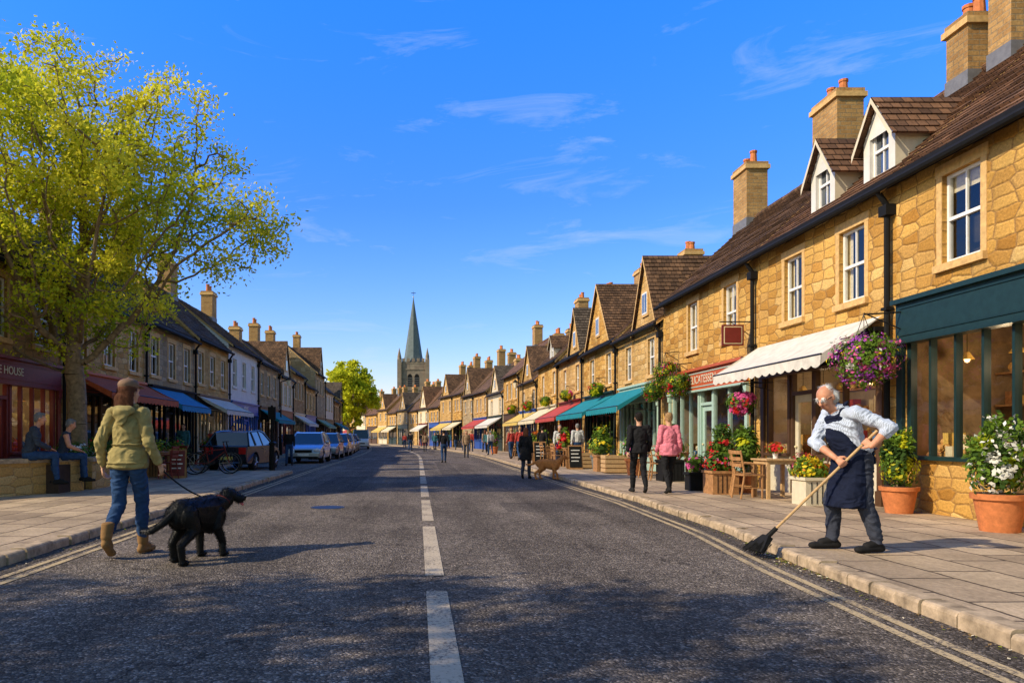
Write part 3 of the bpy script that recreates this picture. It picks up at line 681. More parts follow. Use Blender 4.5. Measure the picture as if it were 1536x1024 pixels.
def shop(par,sp,near):
    u0,u1=sp['u']; z1=sp.get('top',2.75); sill=sp.get('sill',.85); fr=sp['frame']; door=sp.get('door'); base=sp.get('base',fr)
    f=MB(); g=MB(); it=MB(); t=.06
    if door: segs=[(u0,door[0],'w'),(door[0],door[1],'d'),(door[1],u1,'w')]
    else: segs=[(u0,u1,'w')]
    for a,c,k in segs:
        if c-a<.25: continue
        if k=='w':
            f.box(.01,.16,a+.002,c-.002,0,sill-.003,base); f.box(-.07,.14,a+.004,c-.004,sill,sill+.06,fr)
            n=max(1,round((c-a)/sp.get('pane',.55))); w=(c-a)/n
            for i in range(n+1):
                tt=t*(1.5 if i in(0,n) else .75); uu=min(max(a+i*w,a+tt/2+.005),c-tt/2-.005); f.box(.0,.1,uu-tt/2,uu+tt/2,sill+.06,z1-.07,fr)
            f.box(.003,.097,a+.005,c-.005,z1-.07,z1-.002,fr)
            g.face([(.05,a,sill),(.05,a,z1),(.05,c,z1),(.05,c,sill)],'glass_shop' if near else 'glass_win')
        else:
            f.box(.02,.12,a+.003,a+.08,0,z1-.003,fr);f.box(.02,.12,c-.08,c-.003,0,z1-.003,fr);f.box(.02,.12,a+.08,c-.08,2.1,2.18,fr)
            dm=sp.get('doorc',fr)
            f.box(.08,.13,a+.08,c-.08,.1,.75,dm); f.box(.08,.13,a+.08,a+.2,.75,2.1,dm); f.box(.08,.13,c-.2,c-.08,.75,2.1,dm); f.box(.08,.13,a+.2,c-.2,1.95,2.1,dm)
            f.ell((.05,c-.15,1.05),.03,'gold_letter',6,4)
            g.face([(.1,a+.1,.7),(.1,a+.1,z1),(.1,c-.1,z1),(.1,c-.1,.7)],'glass_shop' if near else 'glass_win')
    fc=sp.get('fascia',fr); fh=sp.get('fh',.5)
    f.box(-.1,-.004,u0-.12,u1+.12,z1-.02,z1+fh,fc); f.box(-.17,-.002,u0-.16,u1+.16,z1+fh,z1+fh+.07,fc); f.box(-.13,-.003,u0-.14,u1+.14,z1-.07,z1-.02,fr)
    f.box(-.115,-.1,u0-.02,u1+.02,z1+.05,z1+.075,fr); f.box(-.115,-.1,u0-.02,u1+.02,z1+fh-.085,z1+fh-.06,fr)
    for u in (u0-.1,u1+.1): f.box(-.06,-.005,u-.07,u+.07,.08,z1-.07,fr); f.box(-.08,-.006,u-.085,u+.085,.08,.35,fr); f.box(-.09,-.006,u-.085,u+.085,z1-.25,z1-.075,fr)
    fo=f.obj('shopfront',par)
    if near: bv=fo.modifiers.new('b','BEVEL'); bv.width=.005; bv.segments=1; bv.limit_method='ANGLE'
    g.obj('shop_glass',par)
    if near:
        dpt=1.7; ic=sp.get('inside','interior')
        it.face([(dpt,u0,0),(dpt,u0,z1+.2),(dpt,u1,z1+.2),(dpt,u1,0)],ic)
        for u in (u0,u1): it.face([(.16,u,0),(dpt,u,0),(dpt,u,z1+.2),(.16,u,z1+.2)],ic)
        it.face([(.16,u0,.11),(dpt,u0,.11),(dpt,u1,.11),(.16,u1,.11)],'wood'); it.face([(.16,u0,z1+.2),(dpt,u0,z1+.2),(dpt,u1,z1+.2),(.16,u1,z1+.2)],'interior_light')
        kd=sp.get('goods',['goods_tan','goods_brown','goods_cream','goods_red','goods_blue','goods_gold'])
        for a,c,k in segs:
            if k=='w' and c-a>.5:
                it.box(.2,.75,a+.02,c-.02,sill-.1,sill,'wood'); goods(it,a,c,sill,.3,kd,.14,.09); goods(it,a,c,sill+.05,.5,kd,.17,.15)
        for zz in (.6,1.2,1.75,2.25):
            it.box(dpt-.35,dpt-.02,u0+.05,u1-.05,zz-.03,zz,'wood'); goods(it,u0,u1,zz,dpt-.2,kd,.2,.1)
        nb=5 if sp.get('lit') else 3
        for i in range(nb):
            u=u0+(u1-u0)*(i+.5)/nb; it.cyl((.6,u,z1+.2),(.6,u,z1-.25),.006,.006,'black_paint',4); it.cyl((.6,u,z1-.25),(.6,u,z1-.36),.03,.1,'goods_gold',10,False)
            it.ell((.6,u,z1-.36),(.04,.04,.05),'lit_bulb' if sp.get('lit') else 'goods_cream',8,5)
        if sp.get('lit'):
            for i in (.22,.5,.78):
                pl=bpy.data.lights.new('shop_lamp','POINT'); pl.energy=sp['lit']; pl.color=(1,.72,.42); pl.shadow_soft_size=.08
                lo=bpy.data.objects.new('shop_lamp',pl); COL.objects.link(lo); lo.parent=par; lo.location=(.75,u0+(u1-u0)*i,z1-.5)
        it.obj('shop_interior',par)
    if sp.get('awn'):
        a=sp['awn']; awning(par,a[0],a[1],a[2],a[3],a[4],a[5])
    if sp.get('text'):
        cu=bpy.data.curves.new('lettering','FONT'); cu.body=sp['text']; cu.size=sp.get('ts',.3); cu.extrude=.004; cu.align_x='CENTER'; cu.align_y='CENTER'
        cu.materials.append(M[sp.get('tc','gold_letter')])
        o=bpy.data.objects.new('lettering',cu); COL.objects.link(o); o.parent=par
        o.location=(-.108,(u0+u1)/2,z1+fh/2-.01); o.rotation_euler=(math.pi/2,0,-math.pi/2)
def sash(fr,gl,tm,u,zc,w,h,x=0.,trim=True,bars=1,tmat='trim_stone',near=False):
    a,c,z0,z1=u-w/2,u+w/2,zc-h/2,zc+h/2; t=.045
    fr.box(x+.07,x+.13,a,a+t,z0,z1,'white_paint'); fr.box(x+.07,x+.13,c-t,c,z0,z1,'white_paint')
    fr.box(x+.072,x+.128,a+t,c-t,z0,z0+t*1.4,'white_paint'); fr.box(x+.072,x+.128,a+t,c-t,z1-t,z1,'white_paint')
    fr.box(x+.06,x+.12,a+t,c-t,zc-.025,zc+.025,'white_paint')
    for i in range(bars):
        uu=a+(c-a)*(i+1)/(bars+1); fr.box(x+.08,x+.115,uu-.012,uu+.012,z0+t,zc-.025,'white_paint'); fr.box(x+.075,x+.11,uu-.012,uu+.012,zc+.025,z1-t,'white_paint')
    gl.face([(x+.1,a,z0),(x+.1,a,z1),(x+.1,c,z1),(x+.1,c,z0)],'glass_shop' if near else 'glass_win')
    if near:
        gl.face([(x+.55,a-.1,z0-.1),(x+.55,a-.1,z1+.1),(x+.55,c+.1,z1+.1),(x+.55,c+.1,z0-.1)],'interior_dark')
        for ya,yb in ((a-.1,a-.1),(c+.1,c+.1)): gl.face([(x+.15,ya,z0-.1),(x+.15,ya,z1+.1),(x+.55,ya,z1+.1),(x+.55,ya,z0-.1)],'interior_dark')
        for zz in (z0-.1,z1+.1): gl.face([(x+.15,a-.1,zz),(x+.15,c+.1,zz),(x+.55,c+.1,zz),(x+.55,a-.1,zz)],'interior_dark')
        # curtains drawn to the sides, or a part-lowered blind
        k=random.random()
        if k<.65:
            for s,e in ((a,1),(c,-1)):
                cw=w*random.uniform(.14,.24)
                for q in range(4):
                    y0=s+e*cw*q/4; y1=s+e*cw*(q+1)/4; d0=.16+.02*(q%2); d1=.16+.02*((q+1)%2)
                    gl.face([(x+d0,y0,z0),(x+d0,y0,z1),(x+d1,y1,z1),(x+d1,y1,z0)],'goods_cream')
        if k>.5: gl.face([(x+.152,a,z1-h*.2),(x+.152,a,z1),(x+.152,c,z1),(x+.152,c,z1-h*.2)],'goods_cream')
    if trim:
        tm.box(x-.07,x+.07,a-.12,c+.12,z0-.11,z0-.002,tmat); tm.box(x-.014,x+.05,a-.13,c+.13,z1+.002,z1+.17,tmat)
        tm.box(x-.011,x+.04,a-.11,a-.002,z0,z1,tmat); tm.box(x-.011,x+.04,c+.002,c+.11,z0,z1,tmat)
def house(P0,P1,G=5.45,R=7.9,D=5.3,wall='gold_stone',roof='roof_brown',wins=(),sp=None,dorm=(),gab=(),chim=(),near=True,name='stone_house',pipe=True,pots=2):
    dx,dy=P1[0]-P0[0],P1[1]-P0[1]; L=math.hypot(dx,dy); th=math.atan2(-dx,dy)
    e=empty(name,(P0[0],P0[1],0),th); m=(R-G)/(D/2); zr=lambda x:G+.05+m*x
    W=MB();F=MB();GL=MB();T=MB();RF=MB();C=MB()
    tmat='trim_stone' if wall!='render_white' else 'render_white'
    holes=[(u-w/2,u+w/2,zc-h/2,zc+h/2) for (u,zc,w,h) in wins if zc+h/2<G]
    if sp: holes.append((sp['u'][0],sp['u'][1],0,sp.get('top',2.75)))
    W.wall(0,L,0,G,holes,wall)
    W.face([(D,0,0),(D,L,0),(D,L,G),(D,0,G)],wall)
    for y in (.0,L): W.face([(0,y,0),(D,y,0),(D,y,G),(D/2,y,zr(D/2)-.03),(0,y,G)],wall)
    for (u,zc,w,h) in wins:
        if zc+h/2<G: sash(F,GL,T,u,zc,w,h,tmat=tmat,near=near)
    ov=.05; n=near
    RF.slope((-.24,-ov,zr(-.24)),(-.24,L+ov,zr(-.24)),(D/2,L+ov,zr(D/2)),(D/2,-ov,zr(D/2)),roof,.03,n)
    RF.slope((D+.24,L+ov,zr(-.24)),(D+.24,-ov,zr(-.24)),(D/2,-ov,zr(D/2)),(D/2,L+ov,zr(D/2)),roof,.03,False)
    k=max(1,int(L/.45))
    for i in range(k): RF.cyl((D/2,-ov+(L+2*ov)*i/k+.01,zr(D/2)+random.uniform(-.01,.01)),(D/2,-ov+(L+2*ov)*(i+1)/k-.01,zr(D/2)+random.uniform(-.01,.01)),.1,.1,roof,6)
    for y in (-ov,L+ov):
        s=.02 if y<0 else -.02
        RF.face([(-.24,y+s,zr(-.24)-.1),(D/2,y+s,zr(D/2)-.1),(D/2,y+s,zr(D/2)+.02),(-.24,y+s,zr(-.24)+.02)],'trim_stone')
    T.box(-.16,-.002,.0,L,G-.14,G-.02,'black_paint')
    T.cyl((-.27,0,G-.2),(-.27,L,G-.2),.055,.055,'black_paint',8)
    if pipe:
        T.cyl((-.09,.1,.1),(-.09,.1,G-.45),.045,.045,'black_paint',8); T.cyl((-.09,.1,G-.45),(-.25,.1,G-.22),.045,.045,'black_paint',8); T.box(-.17,-.01,.0,.2,G-.62,G-.45,'black_paint')
        for z in (1.2,3.3): T.box(-.15,-.02,.03,.17,z,z+.05,'black_paint')
    for (u,w,top) in chim:
        x=D/2; d=.32; zt=top; C.box(x-d,x+d,u-w/2,u+w/2,R-1.2,zt-.22,'chimney_brick'); C.box(x-d-.06,x+d+.06,u-w/2-.06,u+w/2+.06,zt-.22,zt-.1,'trim_stone'); C.box(x-d-.02,x+d+.02,u-w/2-.02,u+w/2+.02,zt-.1,zt,'chimney_brick')
        C.box(x-d-.02,x+d+.02,u-w/2-.02,u+w/2+.02,R-.25,R+.05,'lead')
        for i in range(pots):
            uu=u+(i-(pots-1)/2)*w/max(1,pots)*.95; hh=random.uniform(.26,.4); C.cyl((x,uu,zt),(x,uu,zt+hh),.11,.088,'terracotta',10); C.cyl((x,uu,zt+hh-.04),(x,uu,zt+hh+.02),.11,.11,'terracotta',10)
    for (u,w) in dorm:
        x0=.22; ze=G+.98; za=G+1.6; a,c=u-w/2,u+w/2; wh=.92; wz=G+.28+wh/2; ww=w*.6
        hs=[(u-ww/2,u+ww/2,wz-wh/2,wz+wh/2)]
        W.wall(a,c,G-.1,ze,hs,'render_white',x0); W.face([(x0,a,ze),(x0,u,za),(x0,c,ze)],'render_white')
        sash(F,GL,T,u,wz,ww,wh,x0,False)
        for y in (a,c): W.face([(x0,y,G-.1),(x0,y,ze),((ze-G)/m+.1,y,ze),((ze-G)/m+.1,y,G)],'render_cream')
        xe=(za-G)/m+.1; o=.13; s=(za-ze)/(w/2)
        RF.slope((x0-.14,a-o,ze-o*s),(xe,a-o,ze-o*s),(xe,u,za+.03),(x0-.14,u,za+.03),roof,.025,n); RF.slope((xe,c+o,ze-o*s),(x0-.14,c+o,ze-o*s),(x0-.14,u,za+.03),(xe,u,za+.03),roof,.025,n)
        for y in (a-o,c+o):
            T.face([(x0-.145,y,ze-o*s-.1),(x0-.145,u,za-.08),(x0-.145,u,za+.02),(x0-.145,y,ze-o*s+.02)],'render_cream')
    for (u,w,za) in gab:
        a,c=u-w/2,u+w/2; s=(za-G)/(w/2); xe=min(D*.9,(za-G)/m); o=.14; x0=-.02
        W.face([(x0,a,G-.25),(x0,a,G),(x0,u,za),(x0,c,G),(x0,c,G-.25)],wall)
        RF.slope((x0-.12,a-o,G-o*s),(xe,a-o,G-o*s),(xe,u,za+.05),(x0-.12,u,za+.05),roof,.03,n); RF.slope((xe,c+o,G-o*s),(x0-.12,c+o,G-o*s),(x0-.12,u,za+.05),(xe,u,za+.05),roof,.03,n)
        for y in (a-o,c+o): T.face([(x0-.125,y,G-o*s-.12),(x0-.125,u,za-.1),(x0-.125,u,za+.06),(x0-.125,y,G-o*s+.04)],'trim_stone')
        zc=G+(za-G)*.32; T.box(x0-.05,x0-.004,u-.34,u+.34,zc-.44,zc+.44,'trim_stone'); F.box(x0-.06,x0-.052,u-.26,u+.26,zc-.36,zc+.36,'white_paint')
        for k in (-1,1): GL.face([(x0-.063,u+k*.125-.1,zc-.31),(x0-.063,u+k*.125-.1,zc+.31),(x0-.063,u+k*.125+.1,zc+.31),(x0-.063,u+k*.125+.1,zc-.31)],'glass_win')
    W.obj('walls',e);F.obj('window_frames',e);GL.obj('window_glass',e)
    to=T.obj('stone_trim_and_gutters',e)
    if near and to: bv=to.modifiers.new('b','BEVEL'); bv.width=.008; bv.segments=1; bv.limit_method='ANGLE'
    RF.obj('roof',e);C.obj('chimney',e)
    if sp: shop(e,sp,near and sp.get('open',True))
    return e
def rh(Y0,Y1,**k): return house((XR(Y0),Y0),(XR(Y1),Y1),**k)
def lh(Y0,Y1,**k): return house((XL,Y1),(XL,Y0),**k)
SW=.74;SH=1.3
rh(6.6,11.8,wins=[(1.2,4.42,SW,SH),(3.8,4.42,SW,SH)],roof='roof_red',
   sp=dict(u=(.3,4.95),top=2.78,sill=.9,frame='green_paint',fascia='fascia_green',fh=.56,base='gold_stone',pane=.5,lit=14,goods=['goods_tan','goods_brown','goods_cream','goods_gold']))
rh(11.8,16.6,wins=[(1.22,4.3,.76,SH),(3.25,4.3,.7,SH)],dorm=[(.8,.86),(2.55,.84)],chim=[(.85,.5,10.3),(1.85,.55,9.0)],roof='roof_red',
   sp=dict(u=(.45,4.4),top=2.6,frame='brown_paint',fascia='black_paint',base='cream_paint',fh=.4,door=(2.5,3.4),doorc='cream_paint',pane=.9,inside='interior_light',lit=7,awn=(.3,4.7,3.25,1.05,2.62,'aw_white')))
rh(16.6,23,wins=[(1.5,4.33,.74,1.36),(3.95,4.33,.7,1.36)],chim=[(1.5,1.1,9.6),(6.25,.95,9.65)],roof='roof_brown',
   sp=dict(u=(.6,5.6),top=2.55,frame='pale_green',fascia='red_paint',door=(2.6,3.5),pane=.8,sill=.6,inside='interior_light',text='DELICATESSEN',tc='cream_paint',ts=.3))
rh(23,28.2,G=5.0,R=7.0,wall='honey_stone',wins=[(1.2,3.9,.7,1.2),(3.8,3.9,.7,1.2)],gab=[(1.7,2.5,7.3)],chim=[(4.9,.8,8.3)],
   sp=dict(u=(.5,4.6),top=2.5,frame='pale_green',fascia='pale_green',door=(2.1,3.0),awn=(.6,4.9,2.95,1.3,2.25,'aw_teal')))
rh(28.2,34,G=5.1,R=7.6,wall='gold_stone',wins=[(1.4,4.0,.75,1.25),(4.2,4.0,.75,1.25)],gab=[(3.0,4.2,7.7)],chim=[(5.4,.9,8.9)],
   sp=dict(u=(.5,5.2),top=2.5,frame='green_paint',fascia='fascia_green',door=(2.4,3.3),awn=(.2,5.5,2.9,1.35,2.2,'aw_teal')))
rh(34,40,G=5.3,R=7.8,wall='honey_stone',wins=[(1.4,4.1,.75,1.25),(4.4,4.1,.75,1.25)],gab=[(1.8,2.8,7.5)],chim=[(5.6,1.0,9.2)],roof='roof_grey',
   sp=dict(u=(.5,5.4),top=2.5,frame='dark_red',fascia='dark_red',door=(2.4,3.3),awn=(.2,5.7,2.9,1.35,2.2,'aw_red')))
rh(40,46.5,G=5.6,R=8.4,wall='gold_stone',wins=[(1.4,4.3,.75,1.25),(4.7,4.3,.75,1.25)],dorm=[(3.2,1.1)],chim=[(6.0,1.0,9.9)],
   sp=dict(u=(.5,5.8),top=2.5,frame='brown_paint',fascia='cream_paint',door=(2.4,3.3),open=False,awn=(.3,6,2.9,1.35,2.2,'aw_cream')))
Y=46.5; aw=['aw_yellow','aw_green','aw_white','aw_red','aw_teal','aw_cream']; i=0
wl=['honey_stone','gold_stone','render_cream','honey_stone','grey_stone','gold_stone']
while Y<168:
    L=random.uniform(5,7.5); G=random.uniform(4.9,6.1); R=G+random.uniform(2.1,2.8)
    sp=None
    if i%5!=4:
        f=random.choice(['brown_paint','green_paint','blue_paint','dark_red','cream_paint','black_paint'])
        sp=dict(u=(.5,L-.5),top=2.5,frame=f,fascia=f,door=(L*.45,L*.45+.9),pane=.9)
        if i%3!=1 : sp['awn']=(.3,L-.3,2.9,1.3,2.2,aw[i%6])
    rh(Y,Y+L,G=G,R=R,wall=wl[i%6],roof=random.choice(['roof_brown','roof_grey','roof_red']),wins=[(L*.22,G-1.3,.75,1.25),(L*.76,G-1.3,.75,1.25)]+([(L*.5,G-1.3,.7,1.2)] if i%2 else []),
       gab=[(L*.5,min(L-.6,3.6),R+.1)] if i%2==0 else [],chim=[(L-.5,.9,R+random.uniform(1,2.1))]+([(L*.3,.7,R+1.1)] if i%3==0 else []),near=False,sp=sp,pots=random.choice([2,3]))
    Y+=L;i+=1
lh(13.2,19.2,G=5.3,R=8.0,wall='brown_stone',roof='roof_brown',wins=[(1.0,4.15,.8,1.35),(3.0,4.15,.8,1.35),(5.0,4.15,.8,1.35)],chim=[(1.2,1.0,9.4)],
   sp=dict(u=(.4,5.6),top=2.5,frame='dark_red',fascia='dark_red',door=(2.5,3.4),inside='interior_light',lit=6,text='COFFEE HOUSE',ts=.26,tc='cream_paint'))
lh(19.2,25,G=5.2,R=7.7,wall='honey_stone',roof='roof_grey',wins=[(1.0,4.05,.75,1.35),(2.9,4.05,.75,1.35),(4.8,4.05,.75,1.35)],chim=[(.8,.9,9.0)],
   sp=dict(u=(.4,5.4),top=2.5,frame='brown_paint',fascia='red_paint',door=(2.5,3.4),inside='interior_light',awn=(.2,5.6,3.0,1.2,2.45,'aw_rust')))
lh(25,30.5,G=5.3,R=7.6,wall='grey_stone',roof='roof_grey',wins=[(1.0,4.1,.75,1.35),(2.8,4.1,.75,1.35),(4.6,4.1,.75,1.35)],chim=[(.8,.9,9.2)],
   sp=dict(u=(.4,5.1),top=2.5,frame='black_paint',fascia='black_paint',door=(2.5,3.4),inside='interior_light',awn=(1.8,5.3,3.0,1.2,2.35,'aw_blue')))
lh(30.5,36,G=5.5,R=8.0,wall='honey_stone',roof='roof_grey',wins=[(1.0,4.2,.8,1.35),(2.8,4.2,.8,1.35),(4.6,4.2,.8,1.35)],chim=[(1,1.0,9.6)],
   sp=dict(u=(.4,5.1),top=2.5,frame='cream_paint',fascia='brown_paint',door=(2.5,3.4),awn=(.3,5.3,3.0,1.3,2.4,'aw_white')))
lh(36,42.5,G=5.9,R=8.0,wall='render_white',roof='roof_grey',wins=[(1.2,4.5,.8,1.4),(3.3,4.5,.8,1.4),(5.3,4.5,.8,1.4)],chim=[(.6,.9,9.5)],
   sp=dict(u=(.4,6.1),top=2.5,frame='blue_paint',fascia='blue_paint',door=(2.2,3.1),open=False,text='NEWS',tc='white_paint',ts=.35))
Y=42.5;i=1
while Y<88:
    L=random.uniform(5.5,7.5); L=min(L,max(88.01-Y,3)); G=random.uniform(5.2,7.2 if Y>52 else 6.0); R=G+random.uniform(1.7,2.4)
    f=random.choice(['brown_paint','black_paint','blue_paint','dark_red','cream_paint'])
    sp=dict(u=(.5,L-.5),top=2.5,frame=f,fascia=f,door=(L*.45,L*.45+.9),pane=.9)
    if i%2: sp['awn']=(.3,L-.3,2.9,1.2,2.25,random.choice(aw))
    w=[(L*.2,G-1.3,.75,1.3),(L*.5,G-1.3,.75,1.3),(L*.8,G-1.3,.75,1.3)]
    lh(Y,Y+L,G=G,R=R,wall=['honey_stone','grey_stone','render_cream','brown_stone'][i%4],roof=random.choice(['roof_brown','roof_grey']),wins=w,gab=[(L*.5,2.8,R+.2)] if i%3==2 else [],
       chim=[(.7,.9,R+random.uniform(1,1.8))],near=False,sp=sp)
    Y+=L;i+=1
def church():
    e=empty('church',(-1.0,160,0)); b=MB(); w=3.0; H=17.3; st='church_stone'
    b.box(-w,w,-w,w,0,H,st)
    for z in (6,11.2,15.6): b.box(-w-.12,w+.12,-w-.12,w+.12,z,z+.25,st)
    for sx in (-1,1):
        for sy in (-1,1):
            b.box(sx*w-.45,sx*w+.45,sy*w-.45,sy*w+.45,0,H+.5,st)
            b.cyl((sx*w,sy*w,H+.5),(sx*w,sy*w,H+1.3),.42,.4,st,8); b.cyl((sx*w,sy*w,H+1.3),(sx*w,sy*w,H+3.0),.38,.03,st,8)
    for k in range(5):
        u=-2.1+k*1.05
        for s in (-1,1): b.box(u-.3,u+.3,s*w-.15,s*w+.15,H,H+.75,st); b.box(s*w-.15,s*w+.15,u-.3,u+.3,H,H+.75,st)
    b.box(-w-.06,w+.06,-w-.06,w+.06,H-.35,H-.05,st)
    b.obj('tower',e)
    o=MB()
    for s in (-1,1):
        for u in (-.75,.75):
            arch=[(u-.5,12)]+[(u-.5,14)]+[(u-.5+.5*(1-math.cos(t)),14+.75*math.sin(t)) for t in (.5,1.0,1.57,2.1,2.6)]+[(u+.5,14),(u+.5,12)]
            o.face([(x,s*(w+.02),z) for x,z in arch],'black_paint'); o.face([(s*(w+.02),x,z) for x,z in arch],'black_paint')
            for k in range(5): o.box(u-.48,u+.48,s*(w+.03)-.03,s*(w+.03)+.03,12.2+k*.4,12.3+k*.4,'lead')
    o.face([(.8*math.cos(t*math.pi/8),-(w+.03),9.2+.8*math.sin(t*math.pi/8)) for t in range(16)],'cream_paint')
    o.box(-.04,.04,-w-.06,-w-.035,9.2,9.8,'black_paint'); o.box(-.03,.45,-w-.065,-w-.04,9.17,9.24,'black_paint')
    o.obj('belfry_openings_and_clock',e)
    s=MB(); s.cyl((0,0,H+.1),(0,0,H+1.5),2.3,1.95,'slate_spire',8); s.cyl((0,0,H+1.5),(0,0,31.5),1.95,.06,'slate_spire',8)
    s.cyl((0,0,31.4),(0,0,33),.04,.03,'metal_dark',6); s.ell((0,0,31.7),.16,'gold_letter'); s.box(-.5,.5,-.02,.02,32.5,32.65,'metal_dark'); s.obj('spire',e)
    n=MB(); n.box(-4.5,4.5,3,26,0,8,st); n.slope((-5,3,7.8),(-5,26,7.8),(0,26,12.5),(0,3,12.5),'roof_grey',.03,False); n.slope((5,26,7.8),(5,3,7.8),(0,3,12.5),(0,26,12.5),'roof_grey',.03,False); n.obj('nave',e)
church()
e=empty('hanging_sign',(7.7,16.9,3.55)); b=MB(); b.cyl((0,0,.35),(-.75,0,.35),.015,.015,'metal_dark',6); b.cyl((0,0,0),(-.5,0,.35),.01,.01,'metal_dark',6); b.box(-.7,-.2,-.02,.02,-.2,.28,'dark_red'); b.box(-.66,-.24,-.024,-.02,-.16,.24,'gold_letter'); b.box(-.64,-.26,-.028,-.024,-.14,.22,'dark_red'); b.obj('board_and_bracket',e)
# ------------------------------------------------------------------ trees
LM=['leaf_mid','leaf_lime','leaf_yellow']
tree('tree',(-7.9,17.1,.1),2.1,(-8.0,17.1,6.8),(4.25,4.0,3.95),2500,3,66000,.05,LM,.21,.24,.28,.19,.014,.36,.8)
tree('tree',(-10.6,.2,.1),2.6,(-10.7,.4,6.2),(4.0,3.2,3.1),950,5,15000,.085,LM,.2,.28,.3,.2,.02,.4)
tree('tree',(-9.6,104,.0),3,(-9.6,104,7.3),(3.8,3.8,4.9),600,9,15000,.24,['leaf_mid','leaf_lime','leaf_lime'],.3,.45,.2,.3,.05)
r=np.random.default_rng(4); P_=[]
for k in range(26):
    c=np.array([-46+k*2.1,185+r.uniform(-3,8),3.5+r.uniform(0,2)]); d=r.normal(size=(300,3)); P_.append(c+d*np.array([1.6,1.6,1.7]))
P_=np.concatenate(P_); leaves('distant_trees',P_,.45,['leaf_mid','leaf_green'],r.integers(0,2,len(P_)),None,2)
pw=empty('planter_wall')
def wallseg(p,q,h,t,name):
    dx,dy=q[0]-p[0],q[1]-p[1]; L=math.hypot(dx,dy); b=MB(); b.box(0,L,0,t,.1,h-.09,'honey_stone')
    k=max(1,int(L/.6))
    for i in range(k): b.box(-.04+(L+.08)*i/k+.006,-.04+(L+.08)*(i+1)/k-.006,-.04,t+.04,h-.088,h+random.uniform(-.006,.006),'kerb_stone')
    m=b.obj(name,pw); m.location=(p[0],p[1],0); m.rotation_euler=(0,0,math.atan2(dy,dx))
    bv=m.modifiers.new('b','BEVEL'); bv.width=.012; bv.segments=2
wallseg((-9.25,11.6),(-7.15,15.7),.82,.4,'front_wall'); wallseg((-7.15,16.1),(-7.15,19.0),.8,.35,'side_wall')
b=MB(); b.box(-9.2,-7.3,14.9,19,.1,.68,'soil'); b.obj('soil_bed',pw)
sh=empty('shrub'); foliage('leaves',[((-7.8,16.6,.85),(.4,.5,.3)),((-8.3,17.9,.9),(.5,.6,.35)),((-7.6,18.4,.85),(.35,.5,.3))],2200,.05,['leaf_green','leaf_dark','fl_red','fl_white'],[5,4,.5,.3],sh,5)
# ------------------------------------------------------------------ plants / pots
def pot(name,x,y,r,h,m,blobs,n,ls,mats,w,seed,square=False,z=.1):
    e=empty(name,(x,y,z)); b=MB()
    if square: b.box(-r,r,-r,r,0,h,m); b.box(-r-.03,r+.03,-r-.03,r+.03,h,h+.05,m); b.box(-r+.02,r-.02,-r+.02,r-.02,h+.05,h+.052,'soil'); [b.box(-r+k*.09,-r+k*.09+.012,-r-.008,-r,.03,h-.03,'black_paint') for k in range(1,int(r*2/.09))]
    else: b.cyl((0,0,0),(0,0,h*.85),r*.72,r*.95,m,20); b.cyl((0,0,h*.85),(0,0,h),r*1.06,r*1.08,m,20); b.cyl((0,0,h),(0,0,h+.003),r*.9,r*.9,'soil',16)
    o=b.obj('pot',e); merge_smooth(o)
    s=MB(); rr=random.Random(seed)
    for k in range(9):
        c=rr.choice(blobs); s.cyl((rr.uniform(-.4,.4)*r,rr.uniform(-.4,.4)*r,h),(c[0][0]+rr.uniform(-.6,.6)*c[1][0],c[0][1]+rr.uniform(-.6,.6)*c[1][1],c[0][2]+rr.uniform(-.2,.6)*c[1][2]),.008,.004,'bark',5)
    s.obj('stems',e)
    foliage('leaves',blobs,n,ls,mats,w,e,seed); return e
pot('potted_shrub',7.28,11.1,.25,.4,'terracotta',[((0,0,.72),(.25,.25,.36)),((.02,0,1.05),(.19,.19,.22)),((-.1,0,.9),(.16,.16,.3))],2400,.034,['leaf_green','leaf_lime','leaf_dark','leaf_yellow'],[5,2,3,1],11)
pot('potted_flowers',7.1,8.95,.28,.46,'terracotta',[((0,0,.72),(.32,.32,.28)),((.1,0,1.05),(.3,.3,.3)),((-.2,0,.95),(.2,.2,.25)),((-.05,0,1.25),(.14,.14,.18))],3200,.034,['leaf_green','fl_white','leaf_mid','leaf_dark'],[5,2.2,.7,2.5],12)
pot('flower_planter',6.72,12.5,.23,.42,'cream_paint',[((0,0,.58),(.3,.3,.17)),((-.05,0,.7),(.2,.2,.13))],1500,.034,['fl_yellow','leaf_green','leaf_lime','fl_orange'],[3.5,5,1,.8],13,True)
pot('flower_planter',6.15,14.9,.26,.42,'wood',[((0,0,.66),(.34,.34,.26)),((0,0,.95),(.22,.22,.2))],1800,.04,['fl_red','leaf_green','leaf_dark','fl_pink'],[2.5,4,3,1],14,True)
pot('potted_plant',5.98,15.8,.17,.34,'black_paint',[((0,0,.56),(.2,.2,.2))],700,.04,['leaf_green','fl_pink','leaf_dark'],[4,1.5,2],15,True)
pot('potted_plant',6.9,16.6,.22,.4,'black_paint',[((0,0,.8),(.3,.3,.4)),((0,0,1.2),(.2,.2,.22))],1500,.045,['leaf_green','leaf_dark','fl_red'],[4,3,.5],16)
pot('potted_plant',6.8,15.2,.2,.38,'terracotta',[((0,0,.85),(.28,.28,.4)),((0,.1,1.15),(.22,.22,.22))],1400,.045,['leaf_green','leaf_lime','leaf_dark'],[5,1,3],17)
pot('potted_flowers',7.2,13.6,.2,.36,'terracotta',[((0,0,.62),(.28,.28,.22))],1200,.035,['fl_pink','leaf_green','fl_red','leaf_dark'],[2,4,1,2],18)
